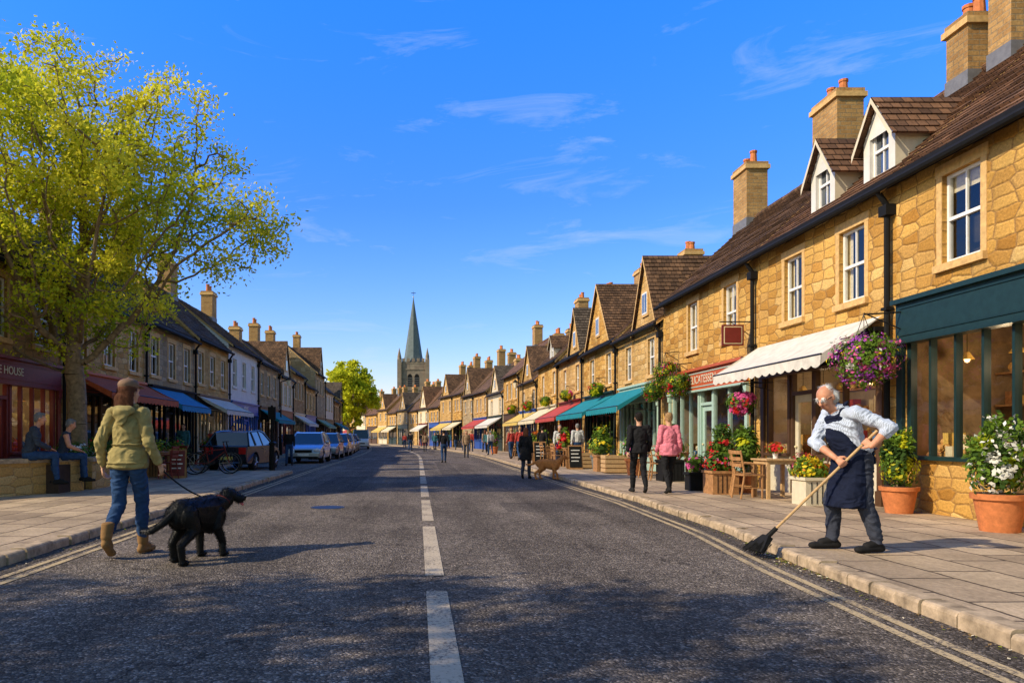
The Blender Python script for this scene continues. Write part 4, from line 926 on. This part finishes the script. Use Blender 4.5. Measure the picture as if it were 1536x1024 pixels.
for k,(x,y) in enumerate([(6.6,19.2),(6.5,22.0),(6.2,24.5),(6.4,26),(5.8,29),(6.3,31.5),(6,35),(6.2,38.5),(5.8,44),(5.2,50)]):
    pot('potted_plant',x,y,.28,.5,['black_paint','terracotta','wood','lead'][k%4],[((0,0,.85),(.36,.36,.38)),((0,0,1.2),(.22,.22,.3))],700,.06,[ 'leaf_green','leaf_lime',['fl_red','fl_pink','fl_yellow','fl_orange'][k%4],'leaf_dark'],[5,1,1.5,2],20+k,k%2==0)
for k,(x,y) in enumerate([(-7.6,21.3),(-7.7,23.4),(-8.6,30),(-8.7,36)]):
    pot('potted_plant',x,y,.28,.45,['wood','terracotta'][k%2],[((0,0,.75),(.36,.36,.36))],700,.05,['leaf_green','leaf_mid','fl_red','leaf_dark'],[4,2,1,2],40+k,k%2==0)
def basket(x,y,z,r,seed,mats,w,wx):
    e=empty('hanging_basket',(x,y,z)); b=MB(); b.cyl((0,0,-r*.55),(0,0,-.02),r*.3,r*.6,'wood',12)
    for k in range(3):
        a=k*2.1; b.cyl((r*.55*math.cos(a),r*.55*math.sin(a),0),(0,0,r*1.5),.006,.006,'metal_dark',4)
    b.cyl((0,0,r*1.5),(wx-x,0,r*1.6),.014,.014,'metal_dark',6); b.cyl((-.0,0,r*1.55),(wx-x,0,r*.9),.01,.01,'metal_dark',6); b.obj('basket_and_bracket',e)
    foliage('flowers',[((0,0,.02),(r,r,r*.75)),((0,0,-r*.5),(r*.75,r*.75,r*.5)),((r*.3,-r*.2,r*.35),(r*.6,r*.6,r*.4))],int(5200*r/.4),.028 if r>.35 else .04,mats,w,e,seed)
basket(7.02,11.55,2.5,.45,51,['leaf_green','fl_purple','fl_pink','leaf_dark','fl_yellow','fl_white'],[5.5,3,2.2,3,.5,.2],7.7)
basket(7.0,15.9,2.0,.27,52,['leaf_green','fl_pink','leaf_dark','fl_red'],[4,2,2,1.5],7.7)
for k,(y,z,rr) in enumerate([(20.6,2.75,.36),(21.6,3.15,.38),(22.6,2.7,.36),(30,3.2,.3),(36,3.3,.3),(42,3.3,.3),(48,3.3,.35),(54,3.3,.35)]):
    basket(XR(y)-.42,y,z,rr,60+k,['leaf_green','leaf_lime','fl_red','fl_pink','leaf_dark'],[6,1.5,1,.8,3],XR(y)-.02)
def table(x,y,rz,w,d,h,m='wood'):
    e=empty('cafe_table',(x,y,.1),rz); b=MB()
    for k in range(6): b.box(-w/2+k*w/6+.004,-w/2+(k+1)*w/6-.004,-d/2,d/2,h-.03,h,m)
    b.box(-w/2+.04,w/2-.04,-d/2+.04,d/2-.04,h-.1,h-.032,m)
    for sx in (-1,1):
        for sy in (-1,1): b.box(sx*(w/2-.06)-.03,sx*(w/2-.06)+.03,sy*(d/2-.06)-.03,sy*(d/2-.06)+.03,0,h-.1,m)
    b.obj('table_parts',e)
def chair(x,y,rz,m='wood'):
    e=empty('cafe_chair',(x,y,.1),rz); b=MB()
    for k in range(5): b.box(-.2,.2,-.2+k*.08+.004,-.2+(k+1)*.08-.004,.43,.455,m)
    for sx in (-1,1):
        b.cyl((sx*.17,.17,0),(sx*.17,.17,.43),.018,.02,m,6); b.cyl((sx*.17,-.24,0),(sx*.17,-.17,.45),.018,.02,m,6); b.cyl((sx*.17,-.17,.45),(sx*.18,-.25,.9),.02,.016,m,6)
        b.cyl((sx*.17,-.2,.2),(sx*.17,.17,.2),.011,.011,m,5); b.cyl((sx*.2,-.2,.66),(sx*.2,.17,.64),.015,.015,m,6); b.cyl((sx*.2,.16,.64),(sx*.18,.17,.44),.014,.014,m,6)
    for z in (.62,.74,.86): b.box(-.17,.17,-.235-(z-.6)*.1,-.215-(z-.6)*.1,z-.03,z+.035,m)
    b.obj('chair_parts',e)
table(6.75,13.85,0,.65,.65,.74,'wood_light'); chair(6.2,13.75,-1.5,'wood'); chair(7.3,13.2,1.7,'brown_paint'); chair(6.35,14.3,-1.9,'wood')
table(6.9,19.9,0,.7,.7,.74); chair(6.4,20.3,-1.4); chair(6.4,19.5,-1.7)
for yy in (28,30.5,33,36.5,39.5): table(5.9,yy,0,.7,.7,.74,'wood'); chair(5.4,yy+.3,-1.4); chair(6.5,yy-.2,1.7)
b=MB(); e=empty('flower_on_table',(6.75,13.85,.84)); b.cyl((0,0,0),(0,0,.12),.04,.05,'white_paint',10); b.obj('vase',e); foliage('leaves',[((0,0,.2),(.16,.16,.11))],350,.03,['leaf_green','fl_orange','fl_red'],[3,2,2],e,8)
def crate(x,y,rz):
    e=empty('display_crate',(x,y,.1),rz); b=MB()
    for k in range(4): b.box(-.4,.4,-.3,-.28,.04+k*.14,.15+k*.14,'wood_light'); b.box(-.4,.4,.28,.3,.04+k*.14,.15+k*.14,'wood_light'); b.box(-.4,-.38,-.28,.28,.04+k*.14,.15+k*.14,'wood_light'); b.box(.38,.4,-.28,.28,.04+k*.14,.15+k*.14,'wood_light')
    b.box(-.37,.37,-.27,.27,.02,.5,'wood'); goods(b,-.25,.25,.5,-.2,['goods_red','goods_gold','leaf_green'],.12,.06); goods(b,-.25,.25,.5,.15,['goods_gold','goods_tan','leaf_green'],.12,.06); b.obj('crate_parts',e)
crate(6.3,23.4,0); crate(6.2,27,0)
table(-7.4,20.6,0,.7,.7,.74); chair(-7.0,21.2,2.6,'dark_red'); chair(-6.9,20.2,1.4,'dark_red')
def aboard(x,y,rz,m,sc=1):
    e=empty('sandwich_board',(x,y,.1),rz,sc); b=MB()
    for s in (-1,1):
        b.face([(-.28,s*.22,0),(.28,s*.22,0),(.28,s*.02,.95),(-.28,s*.02,.95)],'wood'); b.face([(-.24,s*.215+s*.008,.08),(.24,s*.215+s*.008,.08),(.24,s*.035+s*.008,.9),(-.24,s*.035+s*.008,.9)],m)
        for k in range(4):
            z=.75-k*.14; yy=s*(.222-.185*(z-.02)/.93+.016); b.box(-.17,.17-.05*(k%2),yy-.002,yy+.002,z-.02,z+.02,'white_paint')
    b.obj('boards',e)
aboard(-6.75,20.6,.2,'dark_red',.85); aboard(5.6,26.2,0,'black_paint',.9); aboard(5.3,32,0,'black_paint')
def bicycle(x,y,rz,fm):
    e=empty('bicycle',(x,y,.1),rz); b=MB()
    for c in (-.52,.52):
        for k in range(20):
            a=k*math.pi/10;a2=(k+1)*math.pi/10; b.cyl((c+.33*math.cos(a),0,.34+.33*math.sin(a)),(c+.33*math.cos(a2),0,.34+.33*math.sin(a2)),.02,.02,'tyre',6,False)
            b.cyl((c+.3*math.cos(a),0,.34+.3*math.sin(a)),(c+.3*math.cos(a2),0,.34+.3*math.sin(a2)),.008,.008,'rim',4,False)
        for k in range(8):
            a=k*math.pi/4; b.cyl((c,0,.34),(c+.32*math.cos(a),0,.34+.32*math.sin(a)),.003,.003,'rim',3)
    for p,q in (((-.52,0,.34),(-.1,0,.34)),((-.1,0,.34),(-.2,0,.82)),((-.52,0,.34),(-.17,0,.7)),((-.17,0,.7),(.36,0,.78)),((-.1,0,.34),(.38,0,.7)),((.52,0,.34),(.34,0,.95))): b.cyl(p,q,.02,.02,fm,6)
    b.cyl((.34,-.25,1.0),(.34,.25,1.0),.014,.014,'metal_dark',6); b.cyl((.34,0,.9),(.34,0,1.0),.014,.014,'metal_dark',6); b.ell((-.22,0,.86),(.13,.07,.035),'black_paint'); b.ell((-.1,0,.34),(.09,.02,.09),'metal_dark'); b.obj('bicycle_parts',e)
bicycle(-6.35,22.6,.35,'dark_red'); bicycle(-6.45,23.4,.5,'black_paint')
e=empty('street_bollard',(-5.1,25.6,.0)); b=MB(); b.cyl((0,0,0),(0,0,1.0),.11,.09,'black_paint',12); b.cyl((0,0,1.0),(0,0,2.35),.045,.04,'black_paint',10); b.box(-.13,.13,-.05,.05,1.85,2.3,'black_paint'); b.ell((0,0,1.02),(.12,.12,.07),'black_paint',10,6); b.obj('post',e)
def lamp(x,y,s):
    e=empty('street_lamp',(x,y,.1)); b=MB(); b.cyl((0,0,0),(0,0,.9),.09,.07,'black_paint',10); b.cyl((0,0,.9),(0,0,4.6),.055,.035,'black_paint',10)
    b.cyl((0,0,4.6),(s*.5,0,4.75),.03,.025,'black_paint',8); b.cyl((s*.5,0,4.35),(s*.5,0,4.7),.1,.17,'goods_cream',6); b.cyl((s*.5,0,4.7),(s*.5,0,4.9),.2,.03,'black_paint',6); b.obj('lamp_parts',e)
lamp(XR(48)-.7,48,-1); lamp(-8.6,46,1)
# ------------------------------------------------------------------ cars
def paint(name,c,met=.4,coat=.6):
    m,nt=newmat(name); nz=nd(nt,'ShaderNodeTexNoise',{'Vector':nd(nt,'ShaderNodeTexCoord').outputs['Object'],'Scale':3.0,'Detail':5.0}).outputs[0]
    p=nd(nt,'ShaderNodeBsdfPrincipled',{'Base Color':ramp(nt,nz,[(.3,tuple(x*.9 for x in c)),(.7,c)]),'Roughness':ramp(nt,nz,[(.3,.25),(.7,.42)]),'Metallic':met,'Coat Weight':coat,'Coat Roughness':.08})
    o=nd(nt,'ShaderNodeOutputMaterial'); nt.links.new(p.outputs[0],o.inputs[0]); M[name]=m
paint('car_dark',(.008,.012,.028),0,.25); paint('car_silver',(.42,.44,.46),.6); paint('car_blue',(.05,.1,.2)); paint('car_white',(.7,.7,.7),0); paint('car_grey',(.18,.19,.2))
S('light_red',(.5,.02,.02),rough=.2,var=.1); S('light_clear',(.75,.77,.8),rough=.15,var=.1); S('plate_yellow',(.7,.55,.1)); S('plate_white',(.75,.75,.72))
def car(x,y,rz,pm,kind='hatch',name='parked_car'):
    e=empty(name,(x,y,.006),rz); van=kind=='van'
    R0=.31; ar=.37; yf,yr=1.28,-1.3
    if van: belt=1.15; prof=[(-2.3,.3),(-2.35,.6),(-2.33,belt),(1.3,belt),(1.95,.95),(2.2,.7),(2.2,.3)]; gh=[(-2.3,belt-.02),(-2.25,1.95),(.75,2.0),(1.5,belt-.02)]
    else: belt=.93; prof=[(-2.0,.27),(-2.08,.45),(-2.08,.62),(-2.0,.9),(-1.85,belt+.02),(.85,belt),(1.55,.82),(1.92,.68),(2.05,.5),(2.05,.27)]; gh=[(-1.93,belt-.02),(-1.5,1.40),(-1.1,1.45),(-.1,1.48),(.3,1.42),(1.02,belt-.02)]
    pts=list(prof)
    for c in (yf,yr):
        pts+=[(c+ar*math.cos(t),R0+ar*math.sin(t)) for t in [math.radians(a) for a in (-12,15,40,65,90,115,140,165,192)]]
    b=MB()
    def hw(y,z): return (.87 - (.05 if z<.4 else 0) - max(0,z-.75)*.14) - max(0,abs(y)-1.6)**1.5*.28
    Lf=[(-hw(y,z),y,z) for y,z in pts]; Rt=[(hw(y,z),y,z) for y,z in pts]
    b.face(Lf,pm); b.face(Rt[::-1],pm)
    n=len(pts)
    for i in range(n):
        j=(i+1)%n; inner=i>=len(prof)-1
        b.face([Lf[i],Rt[i],Rt[j],Lf[j]],'black_paint' if inner else pm)
    o=b.obj('body_shell',e); merge_smooth(o,.035,35)
    g=MB(); wb,wt=.81,.6 if not van else .74
    def gx(z):
        f=(z-belt)/((gh[2][1])-belt); return wb+(wt-wb)*f
    Lg=[(-gx(z),y,z) for y,z in gh]; Rg=[(gx(z),y,z) for y,z in gh]
    g.face(Lg,'glass_car'); g.face(Rg[::-1],'glass_car')
    for i in range(len(gh)-1):
        top=(0<i<len(gh)-2) if not van else i==1
        g.face([Lg[i],Rg[i],Rg[i+1],Lg[i+1]],pm if top else 'glass_car')
    g.obj('greenhouse',e)
    t=MB()
    for s,Gp in ((-1,Lg),(1,Rg)):
        for i in range(len(Gp)-1): t.cyl(Gp[i],Gp[i+1],.035,.035,pm,6)
        for yy in ((-.3,) if not van else (.2,)):
            z1=np.interp(yy,[p[0] for p in gh],[p[1] for p in gh]); t.cyl((s*gx(belt),yy,belt),(s*gx(z1),yy,z1),.03,.03,pm,6)
        if not van:
            yy=-1.15; z1=np.interp(yy,[p[0] for p in gh],[p[1] for p in gh]); t.cyl((s*gx(belt),yy,belt),(s*gx(z1),yy,z1),.05,.04,pm,6)
        t.ell((s*.95,.72,belt+.06),(.1,.07,.07),pm,8,6)
    if van:
        for s in (-1,1): t.face([(s*(gx(belt)+.01),-2.25,belt),(s*(gx(belt)+.01),.0,belt),(s*(gx(1.9)+.01),.0,1.92),(s*(gx(1.9)+.01),-2.2,1.92)],pm)
    ye=-2.09 if not van else -2.36; yh=2.06 if not van else 2.2
    for s in (-1,1):
        t.box(s*.62-.13,s*.62+.13,ye-.0,ye+.2,.62,.86,'light_red'); t.ell((s*.62,yh-.14,.62),(.19,.14,.1),'light_clear',10,6); t.cyl((s*.45,ye,.3),(s*.45,ye-.03,.3),.03,.03,'metal_dark',8)
    t.box(-.26,.26,ye-.02,ye+.05,.42,.53,'plate_yellow'); t.box(-.26,.26,yh-.05,yh+.02,.36,.47,'plate_white'); t.box(-.4,.4,yh-.06,yh+.012,.52,.64,'black_paint'); t.box(-.75,.75,ye+.02,ye+.2,.26,.33,'black_paint'); t.box(-.7,.7,yh-.2,yh+.005,.25,.33,'black_paint')
    for s in (-1,1):
        for yy in (-.15,.75): t.box(s*.865-.015,s*.865+.015,yy-.32,yy-.2,.8,.825,'metal_dark')
    t.obj('trim_and_lights',e)
    w=MB()
    for c in (yf,yr):
        for s in (-1,1):
            w.cyl((s*.66,c,R0),(s*.85,c,R0),R0,R0,'tyre',22); w.cyl((s*.85,c,R0),(s*.868,c,R0),R0-.02,R0-.05,'tyre',22); w.cyl((s*.862,c,R0),(s*.872,c,R0),.2,.19,'metal_dark',18)
            for k in range(5):
                a=k*math.pi*.4; w.cyl((s*.87,c,R0),(s*.872,c+.19*math.cos(a),R0+.19*math.sin(a)),.03,.02,'rim',6)
    w.obj('wheels',e); return e
car(-6.75,28.6,-.1,'car_dark'); car(-5.35,36.2,math.pi,'car_silver'); car(-5.3,42.5,math.pi,'car_grey'); car(-5.35,48.5,math.pi,'car_blue'); car(-5.6,54.5,math.pi+.03,'car_silver'); car(-5.9,60.5,math.pi+.05,'car_dark'); car(-6.2,66.5,math.pi+.05,'car_grey')
car(-6.0,77,math.pi+.08,'car_white','van','parked_van')
# ------------------------------------------------------------------ people
J=walkJ(.2,1,.5,True)
J['knL']=(-.085,-.02,.5); J['anL']=(-.08,-.26,.2); J['toeL']=(-.085,-.16,.05); J['elR']=(.24,-.05,1.12); J['wrR']=(.29,.07,.9); J['elL']=(-.25,-.08,1.13); J['wrL']=(-.28,.02,.88); J['knR']=(.075,.14,.5); J['anR']=(.06,.18,.09); J['toeR']=(.07,.34,.036)
hk=[P('olive',(-.06,-.11,1.43),(.06,.05,.045),(.06,-.11,1.43),(.06,.05,.045)),P('olive',(0,-.14,1.41),(.085,.04,.05),(0,-.14,1.31),(.04,.025,.03)),P('olive',(0,.03,1.48),(.085,.08,.03)),
 P('olive',(0,-.02,.92),(.212,.17,.012)),P('olive',(0,-.005,1.10),(.172,.142,.008))]
hk+=[P('boot_tan',(.06,.18,.12),(.052,.058,.05),(.06,.17,.25),(.058,.062,.02)),P('boot_tan',(-.08,-.26,.22),(.052,.058,.05),(-.08,-.235,.34),(.058,.062,.02))]
person('woman_walking_dog',J,('olive','olive','denim','boot_tan','skin','hair_brown'),(-3.05,7.72,0),-.12,1.065,.0065,3,strands=2600,fem=True,style='pony',hat='cap',coat=(.85,.2,.16),bulk=1.12,extra=hk,hy=-.35,handn={'R':(-.8,.5,0)},curl=.55)
dog('black_dog',(-2.24,7.5,0),-.36,1.03,'dog_black',-1.0,.006,True,fat=1.3,hc=(.03,.43,.60),tail=[(0,-.36,.5),(-.06,-.46,.40),(-.15,-.52,.33),(-.24,-.53,.33)],nf=16000)
h0=Vector((-2.71,7.79,.97)); h1=Vector((-2.70,7.80,.88)); c1=Vector((-2.07,7.81,.56))
tube('dog_leash',[h0,h1]+sag(h1,c1,.07)[1:],.009,'black_paint')
JM=dict(pelvis=(0,-.03,.93),chest=(0,.09,1.22),neck=(0,.17,1.39),head=(-.02,.275,1.49),shL=(-.195,.08,1.335),shR=(.185,.13,1.335),elL=(-.37,-.13,1.20),elR=(.12,.31,1.06),
 hipL=(-.09,-.03,.9),hipR=(.09,-.03,.9),knL=(-.12,-.04,.48),knR=(.12,.14,.49),anL=(-.13,-.15,.09),anR=(.13,.13,.09),toeL=(-.16,.03,.036),toeR=(.14,.31,.036))
ha=np.array((.15,.76,.12)); hb=np.array((-.30,-.05,1.17)); ax=(hb-ha)/np.linalg.norm(hb-ha)
up=ha+(hb-ha)*.90; lo=ha+(hb-ha)*.70
def grip(el,pt,palmside):
    el=np.array(el); d=pt-el; d-=ax*(d@ax)*.6; d/=np.linalg.norm(d); n=np.cross(ax,d); n/=np.linalg.norm(n)
    if n@np.array(palmside)<0: n=-n
    d=d-ax*(d@ax); d/=np.linalg.norm(d)
    return pt-d*.075-n*.026,d,n
wl_,dl,nl=grip(JM['elL'],up,(1,0,-.3)); wr_,dr,nr=grip(JM['elR'],lo,(-.3,-1,0))
JM['wrL']=tuple(wl_);JM['wrR']=tuple(wr_);JM['hdL']=tuple(dl);JM['hdR']=tuple(dr);JM['curlL']=1.15;JM['curlR']=1.15
ex=[P('navy',(0,.02,.97),(.185,.14,.05),(0,.07,.44),(.225,.175,.02)),P('navy',(0,.045,.95),(.175,.125,.06),(0,.115,1.1),(.15,.125,.05)),P('navy',(0,.115,1.1),(.15,.125,.05),(0,.17,1.30),(.115,.085,.02)),
 P('navy',(-.09,.215,1.3),(.016,.012,.014),(-.075,.1,1.45),(.016,.012,.014)),P('navy',(.09,.215,1.3),(.016,.012,.014),(.075,.1,1.45),(.016,.012,.014)),
 P('shirt_blue',(0,.165,1.41),(.08,.072,.024)),P('navy',(0,-.16,1.0),(.13,.014,.014)),P('navy',(-.03,-.17,1.0),(.012,.01,.01),(-.06,-.175,.86),(.012,.008,.01)),
 P('shirt_blue',(-.07,.13,1.40),(.03,.05,.012),(-.03,.22,1.375),(.02,.02,.01))]
person('man_sweeping',JM,('shirt_blue','shirt_blue','trouser_grey','shoe_black','skin_b','hair_white'),(4.40,7.42,.1),math.pi/2,1.035,.0062,3,strands=1300,style='bald',glasses=True,hy=.42,hp=-.55,extra=ex,handn={'L':tuple(nl),'R':tuple(nr)},bulk=1.13,legb=1.15,rolled=True)
e=empty('broom',(4.40,7.42,.1),math.pi/2,1.035); b=MB(); b.cyl(tuple(ha),tuple(hb),.0135,.0135,'wood_light',10); o=b.obj('handle',e); merge_smooth(o)
b=MB(); d_=Vector(tuple(-ax)); side=Vector((1,0.15,0)).normalized(); base=Vector(tuple(ha))
b.cyl(base-d_*.12,base+d_*.02,.022,.026,'black_paint',10)
fl=d_.copy(); q=[(-.05,.0,.03),(.05,.0,.03),(.16,.2,.014),(-.16,.2,.014)]
nrm=side.cross(fl).normalized()
for s in (-1,1): b.face([base+side*x+fl*y+nrm*s*t for x,y,t in q],'black_paint')
for i in range(4):
    x,y,t=q[i];x2,y2,t2=q[(i+1)%4]; b.face([base+side*x+fl*y+nrm*t,base+side*x2+fl*y2+nrm*t2,base+side*x2+fl*y2-nrm*t2,base+side*x+fl*y-nrm*t],'black_paint')
rb=random.Random(3)
for k in range(160):
    u=rb.uniform(-1,1); a=base+side*(.05+.11*rb.random())*u+fl*(.06+.08*rb.random())+nrm*rb.uniform(-.025,.025); b.cyl(a,a+fl*.11+side*u*.04+nrm*rb.uniform(-.02,.02),.004,.002,'black_cloth',3)
b.obj('brush_head',e)
person('man_walking',walkJ(.2,-1,.6),('black_cloth','black_cloth','black_cloth','shoe_black','skin','hair_dark'),(4.55,15.1,.1),-.05,.955,.009,2,strands=700,bulk=1.1,coat=(.84,.18,.14))
person('woman_walking',walkJ(.2,1,.5,True),('pink','pink','black_cloth','shoe_black','skin','hair_blond'),(5.1,14.9,.1),.03,.95,.009,2,strands=900,fem=True,style='short',bulk=1.16,coat=(.8,.2,.15))
def sit(fem=False):
    w=.18 if not fem else .16
    J=dict(pelvis=(0,-.02,.1),chest=(0,.06,.43),neck=(0,.11,.61),head=(0,.17,.75))
    for s,k in (('L',-1),('R',1)):
        J['hip'+s]=(k*.09,.02,.07);J['kn'+s]=(k*.11,.42,.08);J['an'+s]=(k*.1,.42+.02*k,-.38);J['toe'+s]=(k*.12,.58+.02*k,-.435)
        J['sh'+s]=(k*w,.06,.55);J['el'+s]=(k*(w+.06),.12,.3);J['wr'+s]=(k*.1,.34,.2)
    return J
def sitter(name,loc,rz,C,sc,**k):
    J=sit(k.get('fem',False)); dz=.47
    J={a:((v[0],v[1],v[2]+dz)) for a,v in J.items()}
    return person(name,J,C,loc,rz,sc,.009,2,handn={'L':(0,0,-1),'R':(0,0,-1)},strands=600,**k)
sitter('man_sitting',(-7.75,14.65,.29),-1.05,('shirt_grey','shirt_grey','denim','shoe_black','skin_b','hair_grey'),1.08,style='short',hy=-.1,hp=-.15,bulk=1.12)
sitter('woman_sitting',(-7.42,15.3,.31),-1.1,('shirt_grey','skin_b','denim','shoe_black','skin_b','hair_grey'),.98,fem=True,style='short',hy=.1,hp=-.3)
person('woman_walking',walkJ(.12,1,.4,True),('black_cloth','black_cloth','trouser_grey','shoe_black','skin','hair_brown'),(3.22,21.9,0),-.4,.88,.012,2,fem=True,style='long',coat=(.62,.2,.16),bulk=1.1)
dog('tan_dog',(3.85,21.6,0),-1.7,.98,'dog_tan',.2,.01,fat=1.1,nf=2500)
tube('dog_leash',sag((3.45,21.95,.8),(4.12,21.6,.56),.05),.008,'black_cloth')
WJ=[walkJ(.22,1,.7),walkJ(.18,-1,.6),walkJ(.2,1,.6,True)]
CL=[('black_cloth','black_cloth','denim','shoe_black','skin','hair_dark'),('cloth_tan','cloth_tan','trouser_grey','shoe_black','skin','hair_brown'),('cloth_red','cloth_red','denim','shoe_black','skin','hair_blond'),('cloth_teal','cloth_teal','black_cloth','shoe_black','skin','hair_dark'),('cloth_white','cloth_white','denim','shoe_black','skin','hair_grey')]
tmpl=[]
for k in range(5):
    pos=[(1.25,35.5),(2.9,44),(5.0,36),(-8.7,27.2),(5.7,29.5)][k]; zz=.1 if k>1 else 0
    e=empty('pedestrian',(pos[0],pos[1],zz),[0,math.pi,.1,math.pi,math.pi][k],.95 if k!=0 else .92)
    tmpl.append(build_fig('body',human(WJ[k%3],CL[k],fem=k%3==2,style=['short','long'][k%2],bulk=1.08,coat=(.8,.18,.14) if k%2 else None),.014,e,2,1))
rp=random.Random(11)
for k,(x,y) in enumerate([(5.2,41),(5.6,33),(4.9,52),(4.2,58),(3.9,63),(4.6,46.5),(.6,62),(-.7,66),(1.6,70),(-8.7,31),(-8.7,34.5),(-8.8,41),(-8.7,52),(-5.6,31.9),(2.5,76),(-1.5,82),(.4,88),(6.2,28.5),(5.2,57),(3.4,66),(3.0,72),(4.9,38.5),(2.2,82),(1.2,92)]):
    zz=.1 if (x>kR(y) or x<-8.2 or y<25) else .005
    e=empty('pedestrian',(x,y,zz),rp.choice([0,math.pi,.3,-.2]),rp.uniform(.88,1.0)); o=bpy.data.objects.new('body',tmpl[[1,0,3,2,0,4][k%6]].data); COL.objects.link(o); o.parent=e
# ------------------------------------------------------------------ light
az=math.radians(20); el=math.radians(35)
d=Vector((math.cos(az)*math.cos(el),math.sin(az)*math.cos(el),-math.sin(el)))
L=bpy.data.lights.new('sun','SUN'); L.energy=5.0; L.angle=math.radians(.5); L.color=(1,.86,.64)
lo_=bpy.data.objects.new('sun',L); COL.objects.link(lo_); lo_.rotation_euler=d.to_track_quat('-Z','Y').to_euler()
W=bpy.data.worlds.new('World'); SC.world=W; W.use_nodes=True; nt=W.node_tree; nt.nodes.clear()
sky=nd(nt,'ShaderNodeTexSky',sky_type='NISHITA',sun_disc=False,sun_elevation=el,sun_rotation=math.radians(250),air_density=1.0,dust_density=.6,ozone_density=3.0,altitude=0)
hs=nd(nt,'ShaderNodeHueSaturation',{'Saturation':1.25,'Value':1.0,'Color':sky.outputs[0]})
tc=nd(nt,'ShaderNodeTexCoord').outputs['Generated']
sx=nd(nt,'ShaderNodeSeparateXYZ',{0:tc})
k=4.5
grad=ramp(nt,sx.outputs[2],[(0.0,(1.75/k,1.25/k,1.15/k)),(.1,(1.35/k,1.22/k,1.42/k)),(.3,(.8/k,1.15/k,2.0/k)),(.52,(.6/k,1.5/k,3.5/k)),(1.0,(.8/k,1.2/k,1.5/k))])
fy=ramp(nt,sx.outputs[1],[(.0,0.0),(.35,1.0)])
gr=mix(nt,fy,(1.5/k,1.25/k,1.0/k),grad)
c0=nd(nt,'ShaderNodeVectorMath',{0:gr,'Scale':k},operation='SCALE').outputs[0]
c0=nd(nt,'ShaderNodeVectorMath',{0:c0,1:hs.outputs[0]},operation='MULTIPLY').outputs[0]
mp=nd(nt,'ShaderNodeMapping',{'Vector':tc,'Scale':(2.0,2.0,9.0),'Rotation':(0,.12,0),'Location':(.35,0,.2)}).outputs[0]
nz=nd(nt,'ShaderNodeTexNoise',{'Vector':mp,'Scale':2.3,'Detail':10.0,'Roughness':.66,'Distortion':.6}).outputs[0]
fac=ramp(nt,nz,[(.57,0.0),(.88,.5)])
c=mix(nt,fac,c0,(5.2,5.6,6.2))
bg=nd(nt,'ShaderNodeBackground',{'Color':c,'Strength':.15}); o=nd(nt,'ShaderNodeOutputWorld'); nt.links.new(bg.outputs[0],o.inputs[0])
# ------------------------------------------------------------------ camera
cam=bpy.data.cameras.new('camera'); co=bpy.data.objects.new('camera',cam); COL.objects.link(co)
co.location=(0,0,1.25); co.rotation_euler=(math.pi/2,0,0); cam.sensor_width=36; cam.lens=36*1100/1536
cam.shift_x=(768-627)/1536; cam.shift_y=(655-512)/1536; cam.clip_end=5000
SC.camera=co
SC.view_settings.view_transform='Standard'; SC.view_settings.look='None'; SC.view_settings.exposure=0
